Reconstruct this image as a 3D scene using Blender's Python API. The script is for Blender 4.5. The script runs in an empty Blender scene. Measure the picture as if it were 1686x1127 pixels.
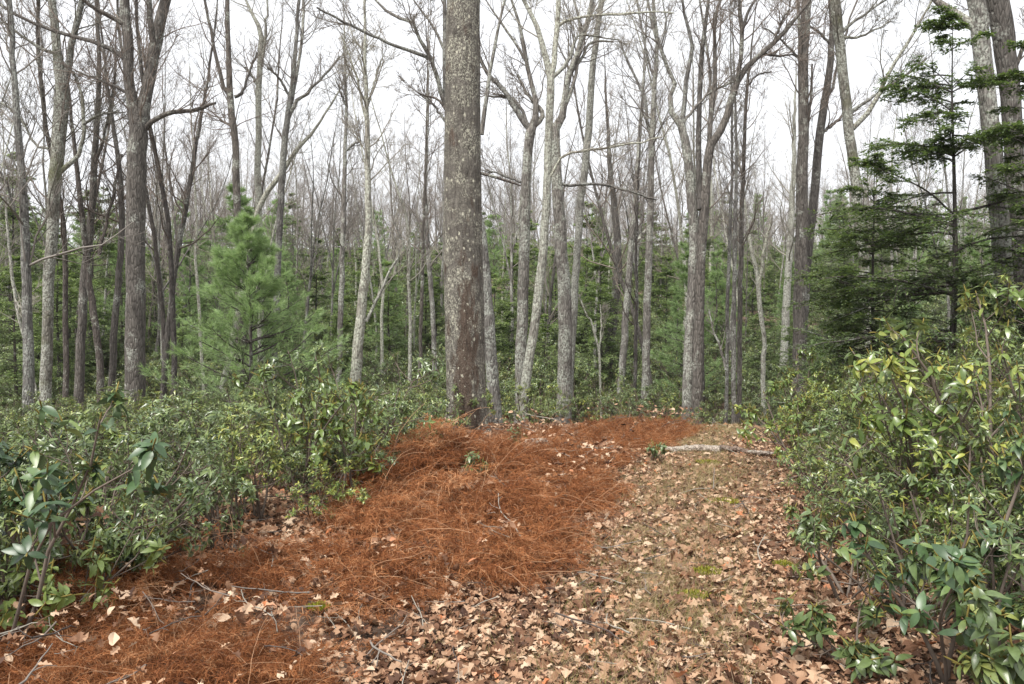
import bpy, math, random
import numpy as np
from mathutils import Matrix, Vector

SC = bpy.context.scene
COL = SC.collection
F = 1311.0          # focal length in pixels of the 1686 px wide photograph
CX, HY, CAMH = 843.0, 540.0, 1.6

# ------------------------------------------------------------------ camera, sky, sun, exposure
cam_d = bpy.data.cameras.new('camera')
cam_d.sensor_width = 36.0
cam_d.lens = 36.0 * F / 1686.0
cam_d.shift_y = -(563.5 - HY) / 1686.0
cam_d.clip_end = 2000
cam = bpy.data.objects.new('camera', cam_d)
COL.objects.link(cam)
cam.location = (0, 0, CAMH)
cam.rotation_euler = (math.radians(90), 0, 0)
SC.camera = cam

SUN_EL, SUN_AZ = 58.0, 215.0     # high, behind the left shoulder; the cloud spreads it
world = bpy.data.worlds.new('World')
SC.world = world
world.use_nodes = True
wn = world.node_tree
wn.nodes.clear()
w_out = wn.nodes.new('ShaderNodeOutputWorld')
w_bg = wn.nodes.new('ShaderNodeBackground')
w_sky = wn.nodes.new('ShaderNodeTexSky')
w_sky.sky_type = 'NISHITA'
w_sky.sun_disc = False
w_sky.sun_elevation = math.radians(SUN_EL)
w_sky.sun_rotation = math.radians(SUN_AZ)
w_mix = wn.nodes.new('ShaderNodeMix')
w_mix.data_type = 'RGBA'
w_mix.inputs[0].default_value = 0.93           # thick even cloud over the blue sky
w_mix.inputs[7].default_value = (8.9, 9.0, 9.25, 1)
w_bg.inputs['Strength'].default_value = 0.1
wn.links.new(w_sky.outputs[0], w_mix.inputs[6])
wn.links.new(w_mix.outputs[2], w_bg.inputs['Color'])
wn.links.new(w_bg.outputs[0], w_out.inputs['Surface'])

sun_d = bpy.data.lights.new('sun', 'SUN')
sun_d.energy = 4.2
sun_d.angle = math.radians(26)
sun_d.color = (1.0, 0.96, 0.9)
sun = bpy.data.objects.new('sun', sun_d)
COL.objects.link(sun)
sun.rotation_euler = (math.radians(90 - SUN_EL), 0, math.radians(180 - SUN_AZ))

vs = SC.view_settings
vs.view_transform = 'Standard'
vs.look = 'None'
vs.exposure = 0.55
vs.gamma = 1.0
vs.use_curve_mapping = False
SC.render.engine = 'CYCLES'
cy = SC.cycles
cy.max_bounces = 5
cy.diffuse_bounces = 3
cy.glossy_bounces = 2
cy.transmission_bounces = 3
cy.transparent_max_bounces = 4
cy.use_denoising = True
try:
    cy.denoiser = 'OPENIMAGEDENOISE'
    cy.denoising_prefilter = 'ACCURATE'
except Exception:
    pass
cy.use_adaptive_sampling = False
cy.sample_clamp_indirect = 4.0

# ------------------------------------------------------------------ helpers
def sstep(a, b, x):
    t = np.clip((np.asarray(x, float) - a) / (b - a), 0, 1)
    return t * t * (3 - 2 * t)

def hash3(i, j, k):
    h = (i * 374761393 + j * 668265263 + k * 2147483647 + 1013904223) & 0xffffffff
    h = ((h ^ (h >> 13)) * 1274126177) & 0xffffffff
    return ((h ^ (h >> 16)) & 0xffff) / 65535.0

def vnoise(x, y, z=0.0):
    x, y, z = np.broadcast_arrays(np.asarray(x, float), np.asarray(y, float), np.asarray(z, float))
    xi, yi, zi = np.floor(x).astype(np.int64), np.floor(y).astype(np.int64), np.floor(z).astype(np.int64)
    fx, fy, fz = x - xi, y - yi, z - zi
    fx, fy, fz = fx*fx*(3-2*fx), fy*fy*(3-2*fy), fz*fz*(3-2*fz)
    r = 0
    for a in (0, 1):
        for b in (0, 1):
            for c in (0, 1):
                w = (fx if a else 1-fx) * (fy if b else 1-fy) * (fz if c else 1-fz)
                r = r + w * hash3(xi+a, yi+b, zi+c)
    return r * 2 - 1

def fbm(x, y, z=0.0, o=4):
    s, a = 0, 1.0
    for i in range(o):
        s = s + a * vnoise(np.asarray(x)*2**i + 17.3*i, np.asarray(y)*2**i - 9.1*i, np.asarray(z)*2**i)
        a *= 0.5
    return s / 1.9

def path_x(Y):
    Y = np.asarray(Y, float)
    return -0.58 + 0.313 * Y + 0.02 * np.clip(Y - 12, 0, 30) ** 1.6

def terrain(X, Y):
    X = np.asarray(X, float); Y = np.asarray(Y, float)
    s = X - path_x(Y)
    near = 1 - sstep(14, 26, Y)
    left = (0.26 * sstep(-0.9, -2.3, s) * (1 - sstep(-3.4, -6.5, s)) - 0.22 * sstep(-4.5, -8.0, s))
    left = np.where(s < 0, left, 0) * sstep(1.0, 7.0, Y) * (1 - 0.75 * sstep(7.0, 10.5, Y))
    right = np.where(s > 0, 0.16 * sstep(1.0, 2.2, s) + 0.35 * sstep(2.0, 5.5, s), 0)
    drop = -1.5 * sstep(12.2, 21, Y + 0.12 * np.clip(-s, 0, 12))
    hill = 0.21 * (np.log1p(np.exp(np.clip((Y - 29) / 3.0, -30, 60))) * 3.0)
    ridge = 15.5 + 2.0 * np.sin(X * 0.03 + 1.0)
    hill = ridge * (1 - np.exp(-hill / ridge))
    big = 0.5 * fbm(X * 0.09, Y * 0.09, 3.0, 2) * sstep(14, 30, Y)
    fine = 0.05 * fbm(X * 0.6, Y * 0.6, 7.0, 2) * (0.25 + 0.75 * sstep(0.9, 1.8, np.abs(s)))
    rut = -0.03 * np.exp(-((np.abs(s) - 0.6) / 0.18) ** 2) * near
    return (left + right) * near + drop + hill + big + fine + rut

def T1(x, y):
    return float(terrain(np.array([x]), np.array([y]))[0])

def px2w(px, py, Y):
    return np.array([(px - CX) / F * Y, Y, CAMH + (HY - py) / F * Y])

def w2px(X, Y, Z):
    return CX + F * X / Y, HY - F * (Z - CAMH) / Y

def ground_at(px, py):
    Y = np.linspace(1.5, 60, 3000)
    X = (px - CX) / F * Y
    Z = CAMH + (HY - py) / F * Y
    d = Z - terrain(X, Y)
    i = int(np.argmax(d < 0)) if (d < 0).any() else len(Y) - 1
    return float(X[i]), float(Y[i]), float(terrain(X[i:i+1], Y[i:i+1])[0])

def nrm(v):
    return v / np.maximum(np.linalg.norm(v, axis=-1, keepdims=True), 1e-9)

class MB:
    """collects quads and triangles and links them as one mesh object"""
    def __init__(self):
        self.v, self.q, self.t, self.qm, self.tm, self.n = [], [], [], [], [], 0
    def add(self, v, q=None, t=None, mat=0):
        v = np.asarray(v, np.float32).reshape(-1, 3)
        if q is not None and len(q):
            q = np.asarray(q, np.int64).reshape(-1, 4) + self.n
            self.q.append(q); self.qm.append(np.full(len(q), mat, np.int32))
        if t is not None and len(t):
            t = np.asarray(t, np.int64).reshape(-1, 3) + self.n
            self.t.append(t); self.tm.append(np.full(len(t), mat, np.int32))
        self.v.append(v); self.n += len(v)
        return self
    def mesh(self, name, mats, smooth=True, off=None):
        me = bpy.data.meshes.new(name)
        V = np.concatenate(self.v) if self.v else np.zeros((0, 3), np.float32)
        if off is not None:
            V = V - np.asarray(off, np.float32)
        Q = np.concatenate(self.q) if self.q else np.zeros((0, 4), np.int64)
        T = np.concatenate(self.t) if self.t else np.zeros((0, 3), np.int64)
        loops = np.concatenate([Q.ravel(), T.ravel()]).astype(np.int32)
        starts = np.concatenate([np.arange(len(Q)) * 4, len(Q) * 4 + np.arange(len(T)) * 3]).astype(np.int32)
        me.vertices.add(len(V)); me.vertices.foreach_set('co', V.ravel())
        me.loops.add(len(loops)); me.loops.foreach_set('vertex_index', loops)
        me.polygons.add(len(starts)); me.polygons.foreach_set('loop_start', starts)
        mi = np.concatenate([x for x in (self.qm + self.tm)]) if (self.qm or self.tm) else np.zeros(0, np.int32)
        for m in (mats if isinstance(mats, (list, tuple)) else [mats]):
            me.materials.append(m)
        me.polygons.foreach_set('material_index', mi)
        me.polygons.foreach_set('use_smooth', np.full(len(starts), smooth, bool))
        me.update(calc_edges=True)
        return me

def link(name, me, parent=None, loc=None):
    o = bpy.data.objects.new(name, me)
    COL.objects.link(o)
    if parent is not None:
        o.parent = parent
    if loc is not None:
        o.location = loc
    return o

def tag(o, label=None, cat=None, group=None, kind=None):
    if label: o['label'] = label
    if cat: o['category'] = cat
    if group: o['group'] = group
    if kind: o['kind'] = kind
    return o

def empty(name, loc, rz=0.0, scale=1.0):
    o = bpy.data.objects.new(name, None)
    o.empty_display_size = 0.2
    COL.objects.link(o)
    o.location = loc
    o.rotation_euler = (0, 0, rz)
    o.scale = (scale,) * 3 if np.isscalar(scale) else scale
    return o

def copy_thing(root, loc, rz, scale, label, group):
    r = root.copy(); COL.objects.link(r)
    r.location = loc; r.rotation_euler = (0, 0, rz)
    r.scale = (scale,) * 3 if np.isscalar(scale) else scale
    r['label'] = label; r['group'] = group
    for ch in root.children:
        c = ch.copy(); COL.objects.link(c); c.parent = r
    return r

def tubes(mb, P, R, sides, mat=0, cap=False):
    """P (N,K,3) centre lines, R (N,K) radii"""
    P = np.asarray(P, float); R = np.asarray(R, float)
    N, K, _ = P.shape
    tan = nrm(np.gradient(P, axis=1))
    m = nrm(P[:, -1] - P[:, 0])
    ax = np.eye(3)[np.argmin(np.abs(m), axis=1)]
    u = nrm(np.cross(tan, ax[:, None, :]))
    w = np.cross(tan, u)
    a = np.arange(sides) * 2 * math.pi / sides
    ring = (P[:, :, None, :] + R[:, :, None, None] *
            (np.cos(a)[None, None, :, None] * u[:, :, None, :] + np.sin(a)[None, None, :, None] * w[:, :, None, :]))
    n, k, s = np.meshgrid(np.arange(N), np.arange(K - 1), np.arange(sides), indexing='ij')
    s2 = (s + 1) % sides
    b = n * K * sides
    q = np.stack([b + k*sides + s, b + k*sides + s2, b + (k+1)*sides + s2, b + (k+1)*sides + s], -1)
    mb.add(ring, q, mat=mat)

def grow(rng, start, dirs, lens, K, wob, up):
    p = np.array(start, float); d = nrm(np.array(dirs, float))
    N = len(p); step = (np.asarray(lens, float) / (K - 1))[:, None]
    out = [p.copy()]
    for k in range(K - 1):
        d = nrm(d + rng.normal(0, wob, (N, 3)) + np.array([0, 0, up]))
        p = p + d * step
        out.append(p.copy())
    return np.stack(out, 1)

def spawn(rng, P, R, per, t0, t1, ang, ratio, lmin=0.05, rr=0.6, absl=None):
    """children start points, directions, lengths and base radii from parent centre lines"""
    N, K, _ = P.shape
    idx = np.repeat(np.arange(N), per)
    t = rng.uniform(t0, t1, len(idx))
    f = t * (K - 1); i = np.minimum(f.astype(int), K - 2); a = (f - i)[:, None]
    pos = P[idx, i] * (1 - a) + P[idx, i + 1] * a
    tan = nrm(P[idx, i + 1] - P[idx, i])
    rad = R[idx, i] * (1 - a[:, 0]) + R[idx, i + 1] * a[:, 0]
    rv = nrm(rng.normal(0, 1, (len(idx), 3)))
    perp = nrm(rv - (rv * tan).sum(1, keepdims=True) * tan)
    an = rng.normal(ang, 0.2, len(idx))[:, None]
    d = np.cos(an) * tan + np.sin(an) * perp
    L = np.linalg.norm(np.diff(P, axis=1), axis=2).sum(1)[idx]
    base = L if absl is None else np.full(len(idx), absl)
    ln = np.maximum(base * ratio * (1.15 - 0.7 * t) * rng.uniform(0.55, 1.25, len(idx)), lmin)
    return pos, d, ln, rad * rr, t

def taper(r, K, end=0.25):
    return np.asarray(r)[:, None] * np.linspace(1, end, K)[None, :]

# ------------------------------------------------------------------ materials
class N:
    def __init__(self, name):
        self.m = bpy.data.materials.new(name); self.m.use_nodes = True
        self.t = self.m.node_tree; self.t.nodes.clear()
        self.out = self.n('ShaderNodeOutputMaterial')
    def n(self, ty, **kw):
        x = self.t.nodes.new(ty)
        for k, v in kw.items(): setattr(x, k, v)
        return x
    def l(self, a, b): self.t.links.new(a, b)
    def set(self, sock, v):
        if hasattr(v, 'is_output') or isinstance(v, bpy.types.NodeSocket): self.l(v, sock)
        else:
            if isinstance(v, (tuple, list)) and len(v) == 3 and sock.type == 'RGBA': v = (*v, 1)
            sock.default_value = v
    def coords(self, scale, kind='Object'):
        tc = self.n('ShaderNodeTexCoord'); mp = self.n('ShaderNodeMapping')
        if kind == 'World':
            g = self.n('ShaderNodeNewGeometry'); self.l(g.outputs['Position'], mp.inputs['Vector'])
        else:
            self.l(tc.outputs[kind], mp.inputs['Vector'])
        mp.inputs['Scale'].default_value = scale
        return mp.outputs[0]
    def noise(self, vec, scale, detail=4, rough=0.6, dist=0.0):
        x = self.n('ShaderNodeTexNoise'); self.l(vec, x.inputs['Vector'])
        x.inputs['Scale'].default_value = scale; x.inputs['Detail'].default_value = detail
        x.inputs['Roughness'].default_value = rough; x.inputs['Distortion'].default_value = dist
        return x.outputs['Fac']
    def voro(self, vec, scale, feature='F1', out='Distance', rnd=1.0):
        x = self.n('ShaderNodeTexVoronoi', feature=feature); self.l(vec, x.inputs['Vector'])
        x.inputs['Scale'].default_value = scale; x.inputs['Randomness'].default_value = rnd
        return x.outputs[out]
    def ramp(self, fac, stops, interp='LINEAR'):
        x = self.n('ShaderNodeValToRGB'); self.l(fac, x.inputs[0]); cr = x.color_ramp
        cr.interpolation = interp
        while len(cr.elements) < len(stops): cr.elements.new(0.5)
        for e, (p, c) in zip(cr.elements, stops):
            e.position = p; e.color = (*c, 1) if len(c) == 3 else c
        return x.outputs[0]
    def step(self, fac, a, b):
        x = self.n('ShaderNodeMapRange'); self.l(fac, x.inputs['Value'])
        x.inputs['From Min'].default_value = a; x.inputs['From Max'].default_value = b
        return x.outputs[0]
    def mix(self, fac, a, b, blend='MIX'):
        x = self.n('ShaderNodeMix', data_type='RGBA', blend_type=blend)
        self.set(x.inputs[0], fac); self.set(x.inputs[6], a); self.set(x.inputs[7], b)
        return x.outputs[2]
    def math(self, op, a, b=0.0):
        x = self.n('ShaderNodeMath', operation=op); self.set(x.inputs[0], a); self.set(x.inputs[1], b)
        return x.outputs[0]
    def hsv(self, col, h=0.5, s=1.0, v=1.0):
        x = self.n('ShaderNodeHueSaturation'); self.set(x.inputs['Color'], col)
        self.set(x.inputs['Hue'], h); self.set(x.inputs['Saturation'], s); self.set(x.inputs['Value'], v)
        return x.outputs[0]
    def bump(self, h, strength, dist=0.02):
        x = self.n('ShaderNodeBump'); self.l(h, x.inputs['Height'])
        x.inputs['Strength'].default_value = strength; x.inputs['Distance'].default_value = dist
        return x.outputs[0]
    def rnd_obj(self): return self.n('ShaderNodeObjectInfo').outputs['Random']
    def rnd_isl(self): return self.n('ShaderNodeNewGeometry').outputs['Random Per Island']
    def finish(self, col, rough=0.9, spec=0.3, normal=None, trans=0.0, tcol=None):
        p = self.n('ShaderNodeBsdfPrincipled')
        self.set(p.inputs['Base Color'], col); self.set(p.inputs['Roughness'], rough)
        self.set(p.inputs['Specular IOR Level'], spec)
        if normal is not None: self.l(normal, p.inputs['Normal'])
        sh = p.outputs[0]
        if trans:
            tr = self.n('ShaderNodeBsdfTranslucent'); self.set(tr.inputs['Color'], tcol if tcol is not None else col)
            mx = self.n('ShaderNodeMixShader'); mx.inputs[0].default_value = trans
            self.l(sh, mx.inputs[1]); self.l(tr.outputs[0], mx.inputs[2]); sh = mx.outputs[0]
        self.l(sh, self.out.inputs['Surface'])
        return self.m

def bark(name, dark, light, lichen=(0.42, 0.44, 0.38), amt=0.4, scale=14.0, furrow=0.22, moss=0.0, b=0.7):
    n = N(name)
    st = n.coords((1, 1, furrow)); iso = n.coords((1, 1, 1))
    a = n.noise(st, scale, 6, 0.68, 0.6)
    v = n.voro(st, scale * 1.6, 'DISTANCE_TO_EDGE')
    col = n.ramp(a, [(0.3, dark), (0.68, light)])
    col = n.mix(n.step(v, 0.0, 0.12), n.hsv(col, 0.5, 1, 0.55), col)
    blot = n.noise(iso, 2.3, 5, 0.65, 0.4); fine = n.noise(iso, 26, 4, 0.75)
    lm = n.math('MULTIPLY', n.step(blot, 0.58 - 0.22 * amt, 0.66 - 0.2 * amt), n.step(fine, 0.44, 0.56))
    col = n.mix(n.math('MULTIPLY', lm, 0.85), col, lichen)
    if moss:
        mm = n.step(n.noise(iso, 1.3, 4, 0.6), 0.62 - moss * 0.2, 0.75 - moss * 0.2)
        col = n.mix(n.math('MULTIPLY', mm, 0.7), col, (0.12, 0.125, 0.06))
    r = n.rnd_obj()
    col = n.hsv(col, 0.5, n.math('MULTIPLY_ADD', r, 0.5), n.math('ADD', n.math('MULTIPLY', r, 0.4), 0.8))
    # saturation: 0.8 .. 1.2
    col = n.hsv(col, 0.5, 2.0, 1.0) if False else col
    hgt = n.math('ADD', n.math('MULTIPLY', n.step(v, 0.0, 0.2), 0.6), a)
    return n.finish(col, 0.92, 0.2, n.bump(hgt, b, 0.03))

def _fix_bark_sat(m):
    for x in m.node_tree.nodes:
        if x.type == 'MATH' and x.operation == 'MULTIPLY_ADD':
            x.inputs[1].default_value = 0.35; x.inputs[2].default_value = 0.72
    return m

BK = {
    'grey': _fix_bark_sat(bark('bark_grey', (0.085, 0.075, 0.066), (0.27, 0.25, 0.225), amt=0.55)),
    'brown': _fix_bark_sat(bark('bark_brown', (0.062, 0.054, 0.047), (0.195, 0.174, 0.153), amt=0.15)),
    'pale': _fix_bark_sat(bark('bark_pale', (0.15, 0.135, 0.11), (0.38, 0.36, 0.31), lichen=(0.5, 0.52, 0.43), amt=0.9)),
    'dark': _fix_bark_sat(bark('bark_dark', (0.045, 0.038, 0.034), (0.15, 0.13, 0.115), amt=0.2)),
    'mossy': _fix_bark_sat(bark('bark_mossy', (0.075, 0.068, 0.055), (0.24, 0.225, 0.19), amt=0.7, moss=0.4)),
}
def twig_mat(name, a, b):
    n = N(name); return n.finish(n.mix(n.rnd_isl(), a, b), 0.9, 0.15)
TW = {
    'grey': twig_mat('twig_grey', (0.13, 0.115, 0.10), (0.27, 0.245, 0.22)),
    'brown': twig_mat('twig_brown', (0.12, 0.098, 0.082), (0.24, 0.20, 0.17)),
    'pale': twig_mat('twig_pale', (0.20, 0.18, 0.15), (0.36, 0.34, 0.29)),
    'dark': twig_mat('twig_dark', (0.045, 0.038, 0.034), (0.12, 0.10, 0.09)),
    'mossy': twig_mat('twig_mossy', (0.09, 0.085, 0.07), (0.20, 0.19, 0.16)),
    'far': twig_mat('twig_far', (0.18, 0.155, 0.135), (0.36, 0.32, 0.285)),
}
def leaf_mat(name, stops, rough=0.3, spec=0.6, trans=0.12, obj=0.5):
    n = N(name)
    r = n.math('ADD', n.math('MULTIPLY', n.rnd_isl(), 1 - obj), n.math('MULTIPLY', n.rnd_obj(), obj))
    col = n.ramp(r, stops)
    mot = n.noise(n.coords((1, 1, 1), 'World'), 55, 3, 0.6)
    col = n.hsv(col, 0.5, 1.0, n.math('ADD', n.math('MULTIPLY', mot, 0.9), 0.55))
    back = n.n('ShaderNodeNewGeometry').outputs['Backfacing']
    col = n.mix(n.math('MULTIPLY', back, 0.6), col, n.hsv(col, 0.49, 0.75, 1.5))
    return n.finish(col, rough, spec, None, trans, n.hsv(col, 0.48, 1.1, 1.6))
M_LAUREL = leaf_mat('laurel_leaf', [(0.0, (0.042, 0.068, 0.026)), (0.45, (0.105, 0.15, 0.052)), (0.78, (0.18, 0.23, 0.07)), (1.0, (0.33, 0.34, 0.10))], obj=0.25)
M_LAUREL_Y = leaf_mat('laurel_leaf_yellowish', [(0.0, (0.05, 0.085, 0.025)), (0.4, (0.12, 0.175, 0.04)), (0.75, (0.23, 0.27, 0.055)), (0.97, (0.32, 0.31, 0.06)), (1.0, (0.42, 0.25, 0.06))], obj=0.2)
M_RHODO = leaf_mat('rhododendron_leaf', [(0.0, (0.03, 0.062, 0.024)), (0.6, (0.065, 0.12, 0.044)), (1.0, (0.16, 0.21, 0.05))], rough=0.38, obj=0.9)
M_PINE = leaf_mat('pine_needle', [(0.0, (0.11, 0.18, 0.065)), (0.6, (0.20, 0.31, 0.11)), (1.0, (0.31, 0.44, 0.18))], rough=0.55, spec=0.3, trans=0.25, obj=0.3)
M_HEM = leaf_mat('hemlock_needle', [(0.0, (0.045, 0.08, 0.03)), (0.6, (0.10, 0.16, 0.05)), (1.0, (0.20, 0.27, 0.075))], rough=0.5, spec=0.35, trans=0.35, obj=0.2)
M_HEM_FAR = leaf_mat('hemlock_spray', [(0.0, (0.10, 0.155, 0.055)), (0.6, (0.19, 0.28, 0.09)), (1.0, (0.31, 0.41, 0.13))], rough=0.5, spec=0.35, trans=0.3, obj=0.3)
M_YELLOW = leaf_mat('yellow_leaf', [(0.0, (0.5, 0.36, 0.04)), (1.0, (0.65, 0.5, 0.08))], trans=0.3)
def stem_mat(name, a, b):
    n = N(name); nz = n.noise(n.coords((1, 1, 0.3)), 30, 4)
    return n.finish(n.mix(nz, a, b), 0.9, 0.2)
M_STEM = stem_mat('shrub_stem', (0.06, 0.045, 0.035), (0.22, 0.18, 0.15))
M_GSTEM = stem_mat('shrub_shoot', (0.12, 0.09, 0.03), (0.24, 0.2, 0.05))
def rust_mat():
    n = N('dead_fern')
    r = n.math('ADD', n.math('MULTIPLY', n.rnd_isl(), 0.55), n.math('MULTIPLY', n.rnd_obj(), 0.45))
    col = n.ramp(r, [(0.0, (0.075, 0.032, 0.018)), (0.35, (0.215, 0.08, 0.034)), (0.68, (0.38, 0.155, 0.06)), (1.0, (0.56, 0.34, 0.19))])
    return n.finish(col, 0.85, 0.15, None, 0.2)
M_RUST = rust_mat()
M_STRAW = twig_mat('fern_stalk', (0.22, 0.10, 0.05), (0.48, 0.31, 0.19))
def litter_mat():
    n = N('fallen_leaf')
    r = n.rnd_obj()
    col = n.ramp(r, [(0.0, (0.055, 0.028, 0.019)), (0.25, (0.16, 0.08, 0.045)), (0.5, (0.29, 0.165, 0.098)), (0.75, (0.43, 0.285, 0.185)), (0.93, (0.55, 0.42, 0.30)), (1.0, (0.40, 0.14, 0.055))])
    nz = n.noise(n.coords((1, 1, 1)), 40, 3)
    col = n.mix(0.35, col, n.hsv(col, 0.5, 1.0, n.math('MULTIPLY', nz, 2.0)))
    return n.finish(col, 0.75, 0.25, None, 0.1)
M_LITTER = litter_mat()
def grass_mat():
    n = N('grass_blade')
    col = n.ramp(n.rnd_isl(), [(0.0, (0.12, 0.14, 0.035)), (0.35, (0.28, 0.25, 0.09)), (0.65, (0.42, 0.31, 0.18)), (1.0, (0.5, 0.39, 0.27))])
    return n.finish(col, 0.7, 0.2, None, 0.25)
M_GRASS = grass_mat()
def moss_mat():
    n = N('moss')
    col = n.ramp(n.rnd_isl(), [(0.0, (0.11, 0.12, 0.015)), (0.6, (0.25, 0.26, 0.03)), (1.0, (0.4, 0.38, 0.06))])
    return n.finish(col, 0.8, 0.1, None, 0.2)
M_MOSS = moss_mat()
def ground_mat(name, stops, sc):
    n = N(name); w = n.coords((1, 1, 1), 'World')
    a = n.noise(w, sc, 8, 0.72, 0.5); b = n.noise(w, 0.35, 4, 0.6); v = n.voro(w, 17, 'F1', 'Color')
    col = n.ramp(a, stops)
    col = n.mix(0.35, col, n.hsv(col, 0.5, 1.0, n.math('MULTIPLY', n.noise(w, 45, 3), 2.0)))
    col = n.mix(n.step(b, 0.45, 0.65), col, n.hsv(col, 0.5, 0.9, 0.7))
    return n.finish(col, 0.95, 0.1, n.bump(n.math('ADD', a, n.math('MULTIPLY', n.noise(w, 30, 4), 0.6)), 0.9, 0.05))
M_GROUND = ground_mat('forest_floor', [(0.3, (0.05, 0.034, 0.024)), (0.5, (0.12, 0.082, 0.06)), (0.7, (0.22, 0.16, 0.125))], 4.5)
M_PATH = ground_mat('path_earth', [(0.3, (0.09, 0.052, 0.035)), (0.5, (0.20, 0.125, 0.085)), (0.7, (0.33, 0.225, 0.155))], 6.0)

# ------------------------------------------------------------------ ground and path
def make_ground():
    u = np.linspace(-1, 1, 321)
    gx = 9 * u + 231 * np.sign(u) * np.abs(u) ** 5
    v = np.linspace(0, 1, 341)
    gy = -20 + 46 * v + 274 * v ** 5
    X, Y = np.meshgrid(gx, gy)
    X = X + 0.3 * np.clip(Y, 0, 14)
    Z = terrain(X, Y)
    nx = len(gx)
    i, j = np.meshgrid(np.arange(len(gy) - 1), np.arange(nx - 1), indexing='ij')
    q = np.stack([i*nx + j, i*nx + j + 1, (i+1)*nx + j + 1, (i+1)*nx + j], -1)
    mb = MB(); mb.add(np.stack([X, Y, Z], -1), q)
    return tag(link('ground', mb.mesh('ground', M_GROUND)), kind='structure')
make_ground()

def make_path():
    yy = np.linspace(-6, 22, 280); w = np.linspace(-1, 1, 31)
    Y, W = np.meshgrid(yy, w, indexing='ij')
    half = 1.0 + 0.18 * fbm(Y * 0.8, np.sign(W) * 5.0, 1.0, 3)
    X = path_x(Y) + W * half
    Z = terrain(X, Y) + 0.02 * (1 - np.abs(W) ** 4) + 0.002
    n = len(w)
    i, j = np.meshgrid(np.arange(len(yy) - 1), np.arange(n - 1), indexing='ij')
    q = np.stack([i*n + j, i*n + j + 1, (i+1)*n + j + 1, (i+1)*n + j], -1)
    mb = MB(); mb.add(np.stack([X, Y, Z], -1), q)
    return tag(link('path', mb.mesh('path', M_PATH)), kind='structure')
PATH = make_path()

# ------------------------------------------------------------------ geometry-node scatter for stuff
def scatter(name, protos, pts, rots, scl, idx, parent=None):
    c = bpy.data.collections.new(name + '_source')
    for k, me in enumerate(protos):
        c.objects.link(bpy.data.objects.new('%s_source_%02d' % (name, k), me))
    me = bpy.data.meshes.new(name)
    me.vertices.add(len(pts)); me.vertices.foreach_set('co', np.asarray(pts, np.float32).ravel())
    a = me.attributes.new('rot', 'FLOAT_VECTOR', 'POINT'); a.data.foreach_set('vector', np.asarray(rots, np.float32).ravel())
    a = me.attributes.new('scl', 'FLOAT', 'POINT'); a.data.foreach_set('value', np.asarray(scl, np.float32))
    a = me.attributes.new('pick', 'INT', 'POINT'); a.data.foreach_set('value', np.asarray(idx, np.int32))
    ng = bpy.data.node_groups.new(name + '_nodes', 'GeometryNodeTree')
    ng.interface.new_socket('Geometry', in_out='INPUT', socket_type='NodeSocketGeometry')
    ng.interface.new_socket('Geometry', in_out='OUTPUT', socket_type='NodeSocketGeometry')
    nd, lk = ng.nodes, ng.links
    gi, go = nd.new('NodeGroupInput'), nd.new('NodeGroupOutput')
    ci = nd.new('GeometryNodeCollectionInfo'); ci.inputs['Collection'].default_value = c
    ci.inputs['Separate Children'].default_value = True; ci.inputs['Reset Children'].default_value = True
    ip = nd.new('GeometryNodeInstanceOnPoints'); ip.inputs['Pick Instance'].default_value = True
    def attr(nm, ty):
        x = nd.new('GeometryNodeInputNamedAttribute'); x.data_type = ty; x.inputs['Name'].default_value = nm
        return next(o for o in x.outputs if o.enabled and o.name == 'Attribute')
    e2r = nd.new('FunctionNodeEulerToRotation')
    lk.new(attr('rot', 'FLOAT_VECTOR'), e2r.inputs[0]); lk.new(e2r.outputs[0], ip.inputs['Rotation'])
    lk.new(attr('scl', 'FLOAT'), ip.inputs['Scale']); lk.new(attr('pick', 'INT'), ip.inputs['Instance Index'])
    lk.new(gi.outputs[0], ip.inputs['Points']); lk.new(ci.outputs[0], ip.inputs['Instance']); lk.new(ip.outputs[0], go.inputs[0])
    o = link(name, me, parent)
    md = o.modifiers.new('scatter', 'NODES'); md.node_group = ng
    return o

# ------------------------------------------------------------------ leaves
def leaf_local(n=4, w=0.36, droop=0.25, fold=0.12):
    """a leaf of unit length along +x: midrib plus two edges"""
    t = np.linspace(0, 1, n + 2)
    prof = np.sin(np.pi * t ** 0.85) ** 0.8 * w / 2
    z = -droop * t ** 2
    v = [(t[0], 0, z[0])]
    for k in range(1, n + 1):
        v += [(t[k], prof[k], z[k] + fold * prof[k] / (w/2) * 0.5), (t[k], 0, z[k]), (t[k], -prof[k], z[k] + fold * prof[k] / (w/2) * 0.5)]
    v.append((t[-1], 0, z[-1]))
    last = len(v) - 1
    tri = [(0, 2, 1), (0, 3, 2)]
    q = []
    for k in range(n - 1):
        a = 1 + 3 * k
        q += [(a, a+1, a+4, a+3), (a+1, a+2, a+5, a+4)]
    a = 1 + 3 * (n - 1)
    tri += [(a, a+1, last), (a+1, a+2, last)]
    return np.array(v), np.array(q).reshape(-1, 4), np.array(tri)

def put_leaves(mb, base, axis, normal, length, local, mat=0):
    v, q, t = local
    a = nrm(axis); s = nrm(np.cross(normal, a)); n = np.cross(a, s)
    L = np.asarray(length)[:, None, None]
    W = base[:, None, :] + L * (v[None, :, 0:1] * a[:, None, :] + v[None, :, 1:2] * s[:, None, :] + v[None, :, 2:3] * n[:, None, :])
    m, k = len(base), len(v)
    off = (np.arange(m) * k)[:, None, None]
    mb.add(W, (q[None] + off) if len(q) else None, t[None] + off, mat)

LEAF_LO = (np.array([(0, 0, 0), (.45, .17, .03), (1, 0, -.22), (.45, -.17, .03), (.5, 0, -.04)]), np.zeros((0, 4), int),
           np.array([(0, 4, 1), (4, 2, 1), (0, 3, 4), (3, 2, 4)]))
LEAF_HI = leaf_local(4, 0.38, 0.28, 0.10)

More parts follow.
